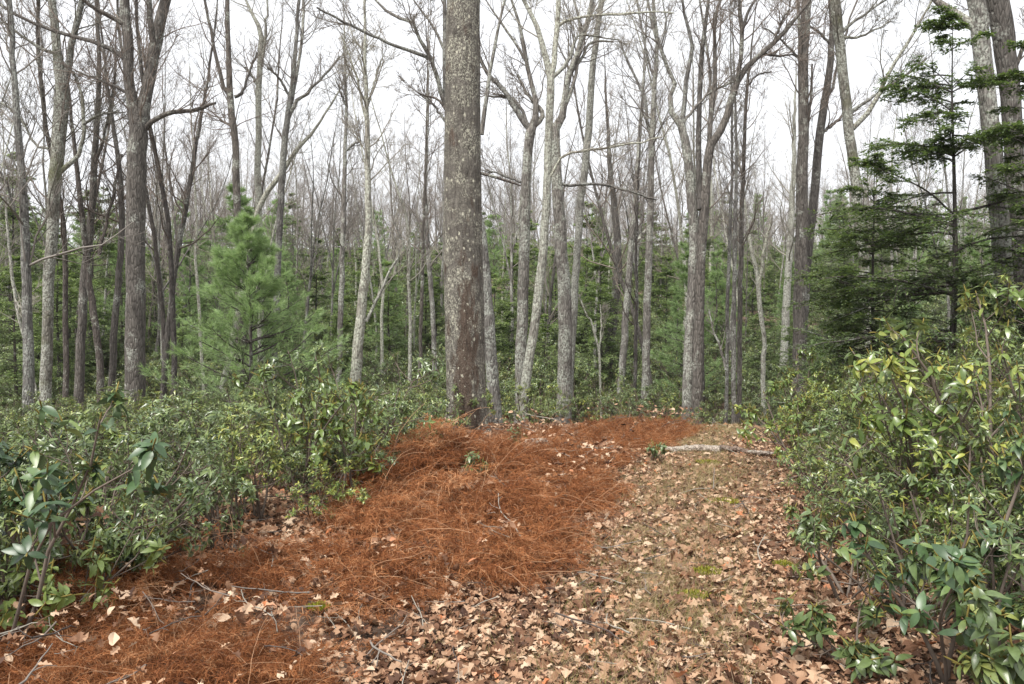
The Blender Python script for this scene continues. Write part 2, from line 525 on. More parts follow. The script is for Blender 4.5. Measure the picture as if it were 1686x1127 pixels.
def whorls(rng, tips, dirs, n, lo=-0.5, hi=0.6, jitter=0.25):
    """leaf bases, axes, normals around each twig tip"""
    M = len(tips)
    cnt = rng.integers(n - 2, n + 3, M)
    idx = np.repeat(np.arange(M), cnt)
    az = rng.uniform(0, 2*np.pi, M)[idx] + np.concatenate([np.arange(c) * 2.4 for c in cnt]) + rng.normal(0, jitter, len(idx))
    el = rng.uniform(lo, hi, len(idx))
    d = nrm(dirs)[idx]
    ref = np.where(np.abs(d[:, 2:3]) > 0.9, np.array([[1., 0, 0]]), np.array([[0, 0, 1.]]))
    u = nrm(np.cross(d, ref)); w = np.cross(d, u)
    ax = np.cos(el)[:, None] * (np.cos(az)[:, None] * u + np.sin(az)[:, None] * w) + np.sin(el)[:, None] * d
    base = tips[idx] - d * rng.uniform(0, 0.05, len(idx))[:, None]
    nm = nrm(d + np.array([0, 0, 0.8]) + rng.normal(0, 0.2, (len(idx), 3)))
    return base, nrm(ax), nm, idx

def shrub_skeleton(rng, H, W, stems, l1, l2, lean=(0, 0)):
    ang = rng.uniform(0, 2*np.pi, stems)
    st = np.stack([np.cos(ang) * 0.12 * W * rng.uniform(0, 1, stems), np.sin(ang) * 0.12 * W * rng.uniform(0, 1, stems), np.full(stems, -0.05)], 1)
    sp = rng.uniform(0.15, 0.9, stems) * W / H
    d = np.stack([np.cos(ang) * sp + lean[0], np.sin(ang) * sp + lean[1], np.ones(stems)], 1)
    P0 = grow(rng, st, d, H * rng.uniform(0.7, 1.05, stems), 7, 0.16, 0.03)
    R0 = taper(rng.uniform(0.007, 0.013, stems) * (0.6 + 0.5 * H), 7, 0.35)
    p, dd, ln, r, _ = spawn(rng, P0, R0, l1, 0.25, 1.0, 0.8, 0.42, 0.12)
    P1 = grow(rng, p, dd, ln, 5, 0.2, 0.10); R1 = taper(np.maximum(r, 0.0035), 5, 0.5)
    p, dd, ln, r, _ = spawn(rng, P1, R1, l2, 0.3, 1.0, 0.7, 0.5, 0.06)
    P2 = grow(rng, p, dd, ln, 4, 0.22, 0.12); R2 = taper(np.maximum(r, 0.0022), 4, 0.6)
    tips = np.concatenate([P0[:, -1], P1[:, -1], P2[:, -1]])
    dirs = np.concatenate([P0[:, -1] - P0[:, -2], P1[:, -1] - P1[:, -2], P2[:, -1] - P2[:, -2]])
    return (P0, R0, P1, R1, P2, R2), tips, dirs

def shrub_meshes(seed, H, W, stems, l1, l2, leaf, n, mleaf, hi=False):
    rng = np.random.default_rng(seed)
    sk, tips, dirs = shrub_skeleton(rng, H, W, stems, l1, l2)
    mb = MB(); tubes(mb, sk[0], sk[1], 6); tubes(mb, sk[2], sk[3], 4); tubes(mb, sk[4], sk[5], 3)
    fo = MB()
    keep = (tips[:, 2] > 0.06) & (rng.random(len(tips)) > 0.27)
    b, a, nm, _ = whorls(rng, tips[keep], dirs[keep], n)
    put_leaves(fo, b, a, nm, leaf * rng.uniform(0.55, 1.2, len(b)), LEAF_HI if hi else LEAF_LO)
    return mb.mesh('stem', M_STEM), fo.mesh('foliage', mleaf, smooth=hi)

def shrub(name, me_pair, loc, rz, sc, label, group=None, cat='shrub'):
    r = tag(empty(name, loc, rz, sc), label, cat, group)
    link('stem', me_pair[0], r)
    f = link('foliage', me_pair[1], r); f['kind'] = 'stuff'
    return r

# ------------------------------------------------------------------ conifers
def needles(mb, base, dirs, rng, per, ln, wd, spread, mat=0):
    idx = np.repeat(np.arange(len(base)), per)
    d = nrm(nrm(dirs)[idx] + rng.normal(0, spread, (len(idx), 3)))
    s = nrm(np.cross(d, rng.normal(0, 1, (len(idx), 3)))) * wd
    b = base[idx] + rng.normal(0, 0.01, (len(idx), 3))
    L = ln * rng.uniform(0.7, 1.2, len(idx))[:, None]
    v = np.stack([b - s, b + s, b + d * L + np.array([0, 0, -0.15]) * L * 0.6], 1)
    mb.add(v, None, np.arange(len(idx) * 3).reshape(-1, 3), mat)

def pine_meshes(seed, H, W, r0, whorl, bare=0.05, nd=0.10, wd=0.0022, per=13, side=8, tuft=4, cone=0.75):
    rng = np.random.default_rng(seed)
    tk = MB()
    zz = np.linspace(0, H, 16)
    P = np.stack([0.02 * H * fbm(zz * 0.5, seed, 0, 2), 0.02 * H * fbm(zz * 0.5, seed + 9, 0, 2), zz - 0.1], 1)[None]
    tubes(tk, P, (r0 * (1 - zz / H * 0.93))[None], 9)
    hs = np.arange(bare * H, H * 0.97, whorl); st, d, ln = [], [], []
    for h in hs:
        t = h / H
        for k in range(rng.integers(4, 7)):
            a = rng.uniform(0, 2*np.pi)
            L = (W / 2) * (1 - t) ** cone * rng.uniform(0.65, 1.15) + 0.12
            st.append((np.interp(h, zz, P[0, :, 0]), np.interp(h, zz, P[0, :, 1]), h + rng.normal(0, 0.04)))
            up = -0.05 + 0.75 * t
            d.append((math.cos(a), math.sin(a), up)); ln.append(L)
    B = grow(rng, np.array(st), np.array(d), np.array(ln), 7, 0.06, 0.05)
    ln = np.array(ln)
    RB = taper(0.006 + 0.010 * ln, 7, 0.25)
    tubes(tk, B, RB, 4)
    p, dd, l2, r, _ = spawn(rng, B, RB, side, 0.12, 1.0, 0.75, 0.42, 0.08)
    dd[:, 2] = dd[:, 2] * 0.4 + 0.12
    S = grow(rng, p, dd, l2, 5, 0.08, 0.07)
    tubes(tk, S, taper(np.maximum(r, 0.003), 5, 0.5), 3)
    bs, ds = [], []
    for f in np.linspace(0.35, 1, tuft):
        i = f * 4; k = min(int(i), 3); a = i - k
        bs.append(S[:, k] * (1 - a) + S[:, k+1] * a); ds.append(S[:, k+1] - S[:, k])
    bs.append(B[:, -1]); ds.append(B[:, -1] - B[:, -2]); bs.append(P[:, -1]); ds.append(P[:, -1] - P[:, -2])
    fo = MB()
    needles(fo, np.concatenate(bs), np.concatenate(ds), rng, per, nd, wd, 0.42)
    return tk.mesh('trunk', BK['dark']), fo.mesh('crown', M_PINE, smooth=False)

def hemlock_meshes(seed, H, W, r0, nb, bare=0.06, side=16, leaf=0.030, dens=1.0, bias=None, droop=-0.05, mat=None):
    rng = np.random.default_rng(seed)
    tk = MB(); zz = np.linspace(0, H, 18)
    P = np.stack([0.012 * H * fbm(zz * 0.4, seed, 0, 2), 0.012 * H * fbm(zz * 0.4, seed + 5, 0, 2), zz - 0.1], 1)[None]
    tubes(tk, P, (r0 * (1 - zz / H * 0.94))[None], 9)
    t = np.sort(rng.uniform(bare, 0.99, nb)); h = t * H
    t = np.clip(t + 0.03 * np.sin(t * 40 + seed) + rng.normal(0, 0.008, nb), bare * 0.8, 0.99); h = t * H
    a = np.arange(nb) * 2.4 + rng.normal(0, 0.7, nb)
    if bias is not None:
        sel = rng.random(nb) < 0.4; a = np.where(sel, bias + rng.normal(0, 0.5, nb), a)
    L = (W / 2) * (1 - t) ** 0.7 * rng.uniform(0.3, 1.3, nb) + 0.15
    st = np.stack([np.interp(h, zz, P[0, :, 0]), np.interp(h, zz, P[0, :, 1]), h], 1)
    d = np.stack([np.cos(a), np.sin(a), 0.08 + 0.5 * t + rng.normal(0, 0.22, nb)], 1)
    B = grow(rng, st, d, L, 8, 0.07, droop)
    RB = taper(0.004 + 0.009 * L, 8, 0.2); tubes(tk, B, RB, 4)
    p, dd, l2, r, tt = spawn(rng, B, RB, side, 0.15, 1.0, 0.95, 0.36, 0.10)
    dd[:, 2] = dd[:, 2] * 0.2 - 0.05
    S = grow(rng, p, dd, l2, 6, 0.10, -0.03); tubes(tk, S, taper(np.maximum(r * 0.7, 0.0022), 6, 0.5), 3)
    p, dd, l3, r, _ = spawn(rng, S, np.full(S.shape[:2], 0.003), 4, 0.15, 1.0, 0.8, 0.5, 0.05)
    dd[:, 2] = dd[:, 2] * 0.25 - 0.03
    S2 = grow(rng, p, dd, l3, 6, 0.08, -0.02)
    fo = MB()
    for Q in (S, S2, B[:, 3:]):
        K = Q.shape[1]
        Lq = np.linalg.norm(np.diff(Q, axis=1), axis=2).sum(1)
        cnt = np.maximum((Lq / 0.02 * dens).astype(int), 3); cnt = np.minimum(cnt, 40)
        idx = np.repeat(np.arange(len(Q)), cnt)
        f = rng.uniform(0, 1, len(idx)) * (K - 1); k = np.minimum(f.astype(int), K - 2); al = (f - k)[:, None]
        b = Q[idx, k] * (1 - al) + Q[idx, k+1] * al
        tn = nrm(Q[idx, k+1] - Q[idx, k])
        sd = nrm(np.cross(tn, np.array([0, 0, 1.0]) + rng.normal(0, 0.25, (len(idx), 3)))) * rng.choice([-1, 1], len(idx))[:, None]
        ax = nrm(tn * 0.7 + sd + rng.normal(0, 0.15, (len(idx), 3)))
        wv = nrm(np.cross(ax, np.array([0, 0, 1.0]))) * (leaf * 0.26)
        ln = leaf * rng.uniform(0.6, 1.3, len(idx))[:, None]
        v = np.stack([b - wv * 0.5, b + ax * ln * 0.6 - wv, b + ax * ln, b + ax * ln * 0.5 + wv], 1)
        fo.add(v, np.arange(len(idx) * 4).reshape(-1, 4))
    return tk.mesh('trunk', BK['dark']), fo.mesh('crown', mat or M_HEM, smooth=False)

def conifer(name, pair, loc, rz, sc, label, group, cat):
    r = tag(empty(name, loc, rz, sc), label, cat, group)
    link('trunk', pair[0], r); c = link('crown', pair[1], r); c['kind'] = 'stuff'
    return r

# ------------------------------------------------------------------ bare trees
def resample(pts, n):
    pts = np.asarray(pts, float)
    P = np.concatenate([[2*pts[0] - pts[1]], pts, [2*pts[-1] - pts[-2]]])
    d = np.concatenate([[0], np.cumsum(np.linalg.norm(np.diff(pts[:, :3], axis=0), axis=1))])
    u = np.linspace(0, d[-1], n); i = np.clip(np.searchsorted(d, u, 'right') - 1, 0, len(pts) - 2)
    t = ((u - d[i]) / np.maximum(d[i+1] - d[i], 1e-9))[:, None]
    a, b, c, e = P[i], P[i+1], P[i+2], P[i+3]
    return 0.5 * (2*b + (c - a)*t + (2*a - 5*b + 4*c - e)*t**2 + (3*b - a - 3*c + e)*t**3)

def twig_system(rng, mb, parents, per1, l1, fine=3, up=0.10, tmin=0.3, rmin=0.0025, wob=0.16):
    """parents: list of (P (K,3), R (K,), start fraction); adds three orders of branches"""
    for P, R, t0, n, L in parents:
        if n <= 0: continue
        p, d, ln, r, t = spawn(rng, P[None], R[None], n, t0, 1.0, 0.75, 1.0, 0.15, 0.4, absl=L)
        r = np.minimum(r, 0.011 * ln + 0.003)
        B1 = grow(rng, p, d, ln, 7, wob, up); R1 = taper(np.maximum(r, rmin * 1.5), 7, 0.3); tubes(mb, B1, R1, 4)
        p, d, ln, r, _ = spawn(rng, B1, R1, fine + 1, 0.2, 1.0, 0.7, 0.55, 0.12, 0.55)
        B2 = grow(rng, p, d, ln, 5, wob, up * 0.8); R2 = taper(np.maximum(r, rmin * 1.2), 5, 0.4); tubes(mb, B2, R2, 3)
        p, d, ln, r, _ = spawn(rng, B2, R2, fine, 0.15, 1.0, 0.65, 0.6, 0.08, 0.6)
        B3 = grow(rng, p, d, ln, 4, wob, up * 0.8); R3 = taper(np.maximum(r, rmin), 4, 0.5); tubes(mb, B3, R3, 3)

FT = CAMH  # eye height, kept for readability
def traced_tree(name, label, Y, bk, trunk, limbs=(), seed=0, tw=10, twl=1.6, t0=0.35, ext=0.0, lt=4, cat='tree', lean=0.0, rscale=1.0):
    """trunk and limbs follow image points (px, py, width px) set at the tree's own distance Y"""
    rng = np.random.default_rng(seed + 1000)
    pts = [np.r_[px2w(x, y, Y), w / 2 / F * Y * rscale] for x, y, w in trunk]
    bx, bz = pts[0][0], pts[0][2]
    gz = T1(bx, Y)
    d0 = pts[0] - pts[1]; d0 = d0 / np.linalg.norm(d0[:3])
    if gz - 0.15 < bz:
        foot = pts[0].copy(); foot[:3] += d0[:3] * (bz - gz + 0.15) / max(-d0[2], 0.5); foot[3] = pts[0][3] * 1.08
        pts = [foot] + pts
    else:
        pts = [q for q in pts if q[2] > gz + 0.1]
        f = pts[0].copy(); f[2] = gz - 0.15; pts = [f] + pts
    base = np.array([pts[0][0], Y, gz])
    if ext:
        e = pts[-1] - pts[-2]; e = e / np.linalg.norm(e[:3]); q = pts[-1].copy()
        q[:3] += e[:3] * ext + rng.normal(0, 0.1, 3); q[3] *= 0.35; pts.append(q)
    elif trunk[-1][1] > 5:
        e = pts[-1] - pts[-2]; e = e / np.linalg.norm(e[:3]); e[2] += 0.3; q = pts[-1].copy()
        q[:3] += e[:3] * rng.uniform(1.8, 3.0); q[3] *= 0.12; pts.append(q)
    pts = np.array(pts)
    if lean: pts[:, 1] += lean * (pts[:, 2] - gz)
    H = pts[-1][2] - gz
    n = int(np.clip(H * 3.2, 14, 40))
    C = resample(pts, n)
    C[1:, :2] += rng.normal(0, 0.004 * Y / 10, (n - 1, 2))
    C[:, 3] = np.maximum(C[:, 3], 0.004)
    hh = C[:, 2] - gz
    C[:, 3] *= 1 + 0.28 * np.exp(-np.clip(hh, 0, None) / 0.18)
    root = tag(empty(name, base), label, cat)
    sides = 18 if Y < 20 else 12
    th = np.linspace(0, 2*np.pi, sides, endpoint=False)
    tk = MB()
    # trunk with uneven cross-section
    P = C[None, :, :3] - base; R = C[None, :, 3]
    tubes(tk, P, R, sides)
    V = tk.v[0].reshape(n, sides, 3); cen = P[0][:, None, :]
    k = 1 + 0.07 * fbm(np.cos(th)[None, :] * 1.5 + seed, np.sin(th)[None, :] * 1.5, hh[:, None] * 1.2, 3)
    tk.v[0] = (cen + (V - cen) * k[:, :, None]).astype(np.float32).reshape(-1, 3)
    link('trunk', tk.mesh('trunk', BK[bk]), root)
    par = [(C[:, :3] - base, C[:, 3], t0, tw, twl)]
    for i, lb in enumerate(limbs):
        lp = []
        dy = rng.normal(0, 0.22)
        acc = 0; prev = None
        for (x, y, w) in lb:
            q0 = px2w(x, y, Y)
            if prev is not None: acc += np.linalg.norm(q0 - prev)
            prev = q0
            yy = Y + lean * (q0[2] - gz) + dy * acc
            q = px2w(x, y, yy)
            lp.append(np.r_[q, w / 2 / F * yy * rscale])
        lp = np.array(lp)
        if lb[-1][1] <= 2 and ext:
            e = lp[-1] - lp[-2]; e = e / np.linalg.norm(e[:3]); q = lp[-1].copy()
            q[:3] += e[:3] * ext * 0.8; q[3] *= 0.35; lp = np.vstack([lp, q])
        L = resample(lp, 14); L[2:, :3] += rng.normal(0, 0.006 * Y / 10, (12, 3))
        L[:, 3] = np.maximum(L[:, 3], 0.0035)
        m = MB(); tubes(m, L[None, :, :3] - base, L[None, :, 3], 9)
        link('limb', m.mesh('limb', BK[bk]), root)
        par.append((L[:, :3] - base, L[:, 3], 0.2, lt, twl * 0.75))
    tm = MB(); par = [(a, b, c, int(d * 2.2), e) for a, b, c, d, e in par]
    twig_system(rng, tm, par, tw, twl, fine=4, rmin=0.0042)
    if tm.n:
        t = link('twigs', tm.mesh('twigs', TW[bk]), root); t['kind'] = 'stuff'
    return root

def bare_tree_meshes(seed, H, r0, bk, tk_m, n1=16, fork=False, clear=0.35, spread=0.6, fine=4, rmin=0.004, crook=0.05):
    rng = np.random.default_rng(seed)
    P = grow(rng, np.array([[0, 0, -0.2]]), np.array([[rng.normal(0, 0.05), rng.normal(0, 0.05), 1]]), np.array([H]), 16, crook, 0.05)
    R = (r0 * np.linspace(1, 0.0, 16) ** 0.85 + 0.006)[None]; R[0, 0] *= 1.25
    tk = MB(); tubes(tk, P, R, 9)
    if fork:
        p, d, ln, r, _ = spawn(rng, P, R, 2, 0.3, 0.5, 0.4, 0.55, 1.0, 0.8)
        Q = grow(rng, p, d, ln, 10, 0.08, 0.12); RQ = taper(r, 10, 0.15); tubes(tk, Q, RQ, 7)
    cr = MB()
    par = [(P[0], R[0], clear, n1, H * 0.22)]
    if fork:
        par += [(Q[i], RQ[i], 0.25, n1 // 2, H * 0.17) for i in range(2)]
    twig_system(rng, cr, par, n1, H * 0.2, fine=fine, up=0.14, rmin=rmin, wob=0.14)
    return tk.mesh('trunk', BK[bk]), cr.mesh('crown', TW[tk_m])

# ================================================================== THE BIG TREE
def big_tree():
    Y = 10.0
    base_px = (767, 715)
    b = px2w(*base_px, Y); gz = T1(b[0], Y); base = np.array([b[0], Y, gz])
    root = tag(empty('lichen_covered_tree', base), 'large straight trunk with furrowed bark and pale lichen flecks, thickest tree in the middle', 'tree')
    pts = np.array([np.r_[px2w(x, y, Y), w / 2 / F * Y] for x, y, w in
                    [(769, 735, 66), (768, 700, 66), (767, 640, 63), (765, 540, 63), (762, 400, 62), (762, 250, 58), (762, 120, 55), (763, 0, 52), (765, -160, 46), (770, -420, 32)]])
    n, S = 520, 120
    C = resample(pts, n); hh = C[:, 2] - gz
    C[:, 3] *= 1 + 0.30 * np.exp(-np.clip(hh, 0, None) / 0.2)
    th = np.linspace(0, 2*np.pi, S, endpoint=False)
    ct, stt = np.cos(th)[None, :], np.sin(th)[None, :]
    zc = hh[:, None]
    # bark plates: ridged noise stretched along the trunk
    warp = 0.5 * fbm(ct * 2.0, stt * 2.0, zc * 1.4, 3)
    rid = 1 - np.abs(fbm(ct * 6.5 + warp, stt * 6.5 + warp, zc * 3.0, 3)) * 2.2
    pl = fbm(ct * 5 + 3, stt * 5, zc * 7.0, 3)
    r = C[:, 3:4] * (1 + 0.035 * fbm(ct * 1.2, stt * 1.2, zc * 0.5, 2)) + 0.011 * np.clip(rid, -0.6, 1) * 0.8 + 0.006 * pl
    root_f = np.exp(-np.clip(zc, 0, None) / 0.26) * 0.07 * (np.cos(th * 5 + 1.0) + 0.5 * np.cos(th * 3))[None, :]
    r = r + root_f
    V = np.stack([C[:, 0:1] - base[0] + r * ct, C[:, 1:2] - base[1] + r * stt, (C[:, 2:3] - base[2]) + 0 * ct], -1)
    i, j = np.meshgrid(np.arange(n - 1), np.arange(S), indexing='ij'); j2 = (j + 1) % S
    q = np.stack([i*S + j, i*S + j2, (i+1)*S + j2, (i+1)*S + j], -1)
    nm = N('bark_big_tree')
    st = nm.coords((1, 1, 0.22)); iso = nm.coords((1, 1, 1)); half = nm.coords((1, 1, 0.55))
    a = nm.noise(st, 26, 7, 0.7, 0.5); edge = nm.voro(half, 46, 'DISTANCE_TO_EDGE')
    grey = nm.ramp(a, [(0.28, (0.052, 0.046, 0.040)), (0.7, (0.20, 0.183, 0.16))])
    brown = nm.ramp(a, [(0.25, (0.040, 0.030, 0.024)), (0.72, (0.135, 0.10, 0.078))])
    tc = nm.n('ShaderNodeTexCoord'); sx = nm.n('ShaderNodeSeparateXYZ'); nm.l(tc.outputs['Object'], sx.inputs[0])
    # the worn reddish face low on the trunk, ragged at its borders
    zf = nm.math('MULTIPLY', nm.step(sx.outputs[2], 2.7, 1.2), 1.0)
    xf = nm.math('SUBTRACT', 1.0, nm.math('MULTIPLY', nm.math('ABSOLUTE', nm.math('ADD', sx.outputs[0], 0.0)), 4.2))
    face = nm.step(sx.outputs[1], 0.06, -0.06)
    rag = nm.math('MULTIPLY', nm.math('SUBTRACT', nm.noise(nm.coords((1, 1, 0.35)), 7, 5, 0.65), 0.5), 2.6)
    mask = nm.step(nm.math('ADD', nm.math('MULTIPLY', nm.math('MULTIPLY', zf, face), xf), rag), 0.25, 0.5)
    col = nm.mix(mask, grey, brown)
    blot = nm.noise(iso, 3.2, 5, 0.65, 0.5); fine = nm.noise(nm.coords((1, 1, 0.6)), 60, 4, 0.75)
    lm = nm.math('MULTIPLY', nm.step(blot, 0.42, 0.55), nm.step(fine, 0.5, 0.57))
    lm = nm.math('MULTIPLY', lm, nm.math('SUBTRACT', 1.0, nm.math('MULTIPLY', mask, 0.85)))
    col = nm.mix(nm.math('MULTIPLY', lm, 0.8), col, (0.47, 0.46, 0.37))
    spot = nm.voro(nm.coords((1, 1, 0.7)), 15, 'F1', 'Distance'); sv = nm.voro(nm.coords((1, 1, 0.7)), 15, 'F1', 'Color')
    rs = nm.n('ShaderNodeSeparateColor'); nm.l(sv, rs.inputs[0])
    sm = nm.math('MULTIPLY', nm.step(nm.math('ADD', spot, nm.math('MULTIPLY', nm.math('SUBTRACT', fine, 0.5), 0.9)), 0.22, 0.16), nm.step(rs.outputs[0], 0.45, 0.5))
    col = nm.mix(nm.math('MULTIPLY', sm, 0.9), col, (0.52, 0.5, 0.4))
    col = nm.mix(nm.step(edge, 0.0, 0.06), nm.hsv(col, 0.5, 1, 0.6), col)
    m = nm.finish(col, 0.95, 0.15, nm.bump(nm.math('ADD', a, nm.math('MULTIPLY', nm.step(edge, 0, 0.15), 0.5)), 0.8, 0.012))
    mb = MB(); mb.add(V, q)
    link('trunk', mb.mesh('trunk', m), root)
    rng = np.random.default_rng(5)
    for (x0, y0, pts2) in [(0, 0, [(740, 192, 4), (722, 165, 4), (700, 158, 3), (688, 153, 2)]), (0, 0, [(790, 285, 5), (815, 292, 5), (840, 300, 4), (858, 306, 2.5)])]:
        lp = np.array([np.r_[px2w(x, y, Y - 0.05), w / 2 / F * Y] for x, y, w in pts2]); L = resample(lp, 10)
        k = MB(); tubes(k, L[None, :, :3] - base, L[None, :, 3], 7); link('dead_branch', k.mesh('dead_branch', BK['dark']), root)
    tm = MB(); twig_system(rng, tm, [(C[::20, :3] - base, C[::20, 3], 0.72, 14, 2.4)], 10, 2)
    t = link('twigs', tm.mesh('twigs', TW['grey']), root); t['kind'] = 'stuff'
big_tree()

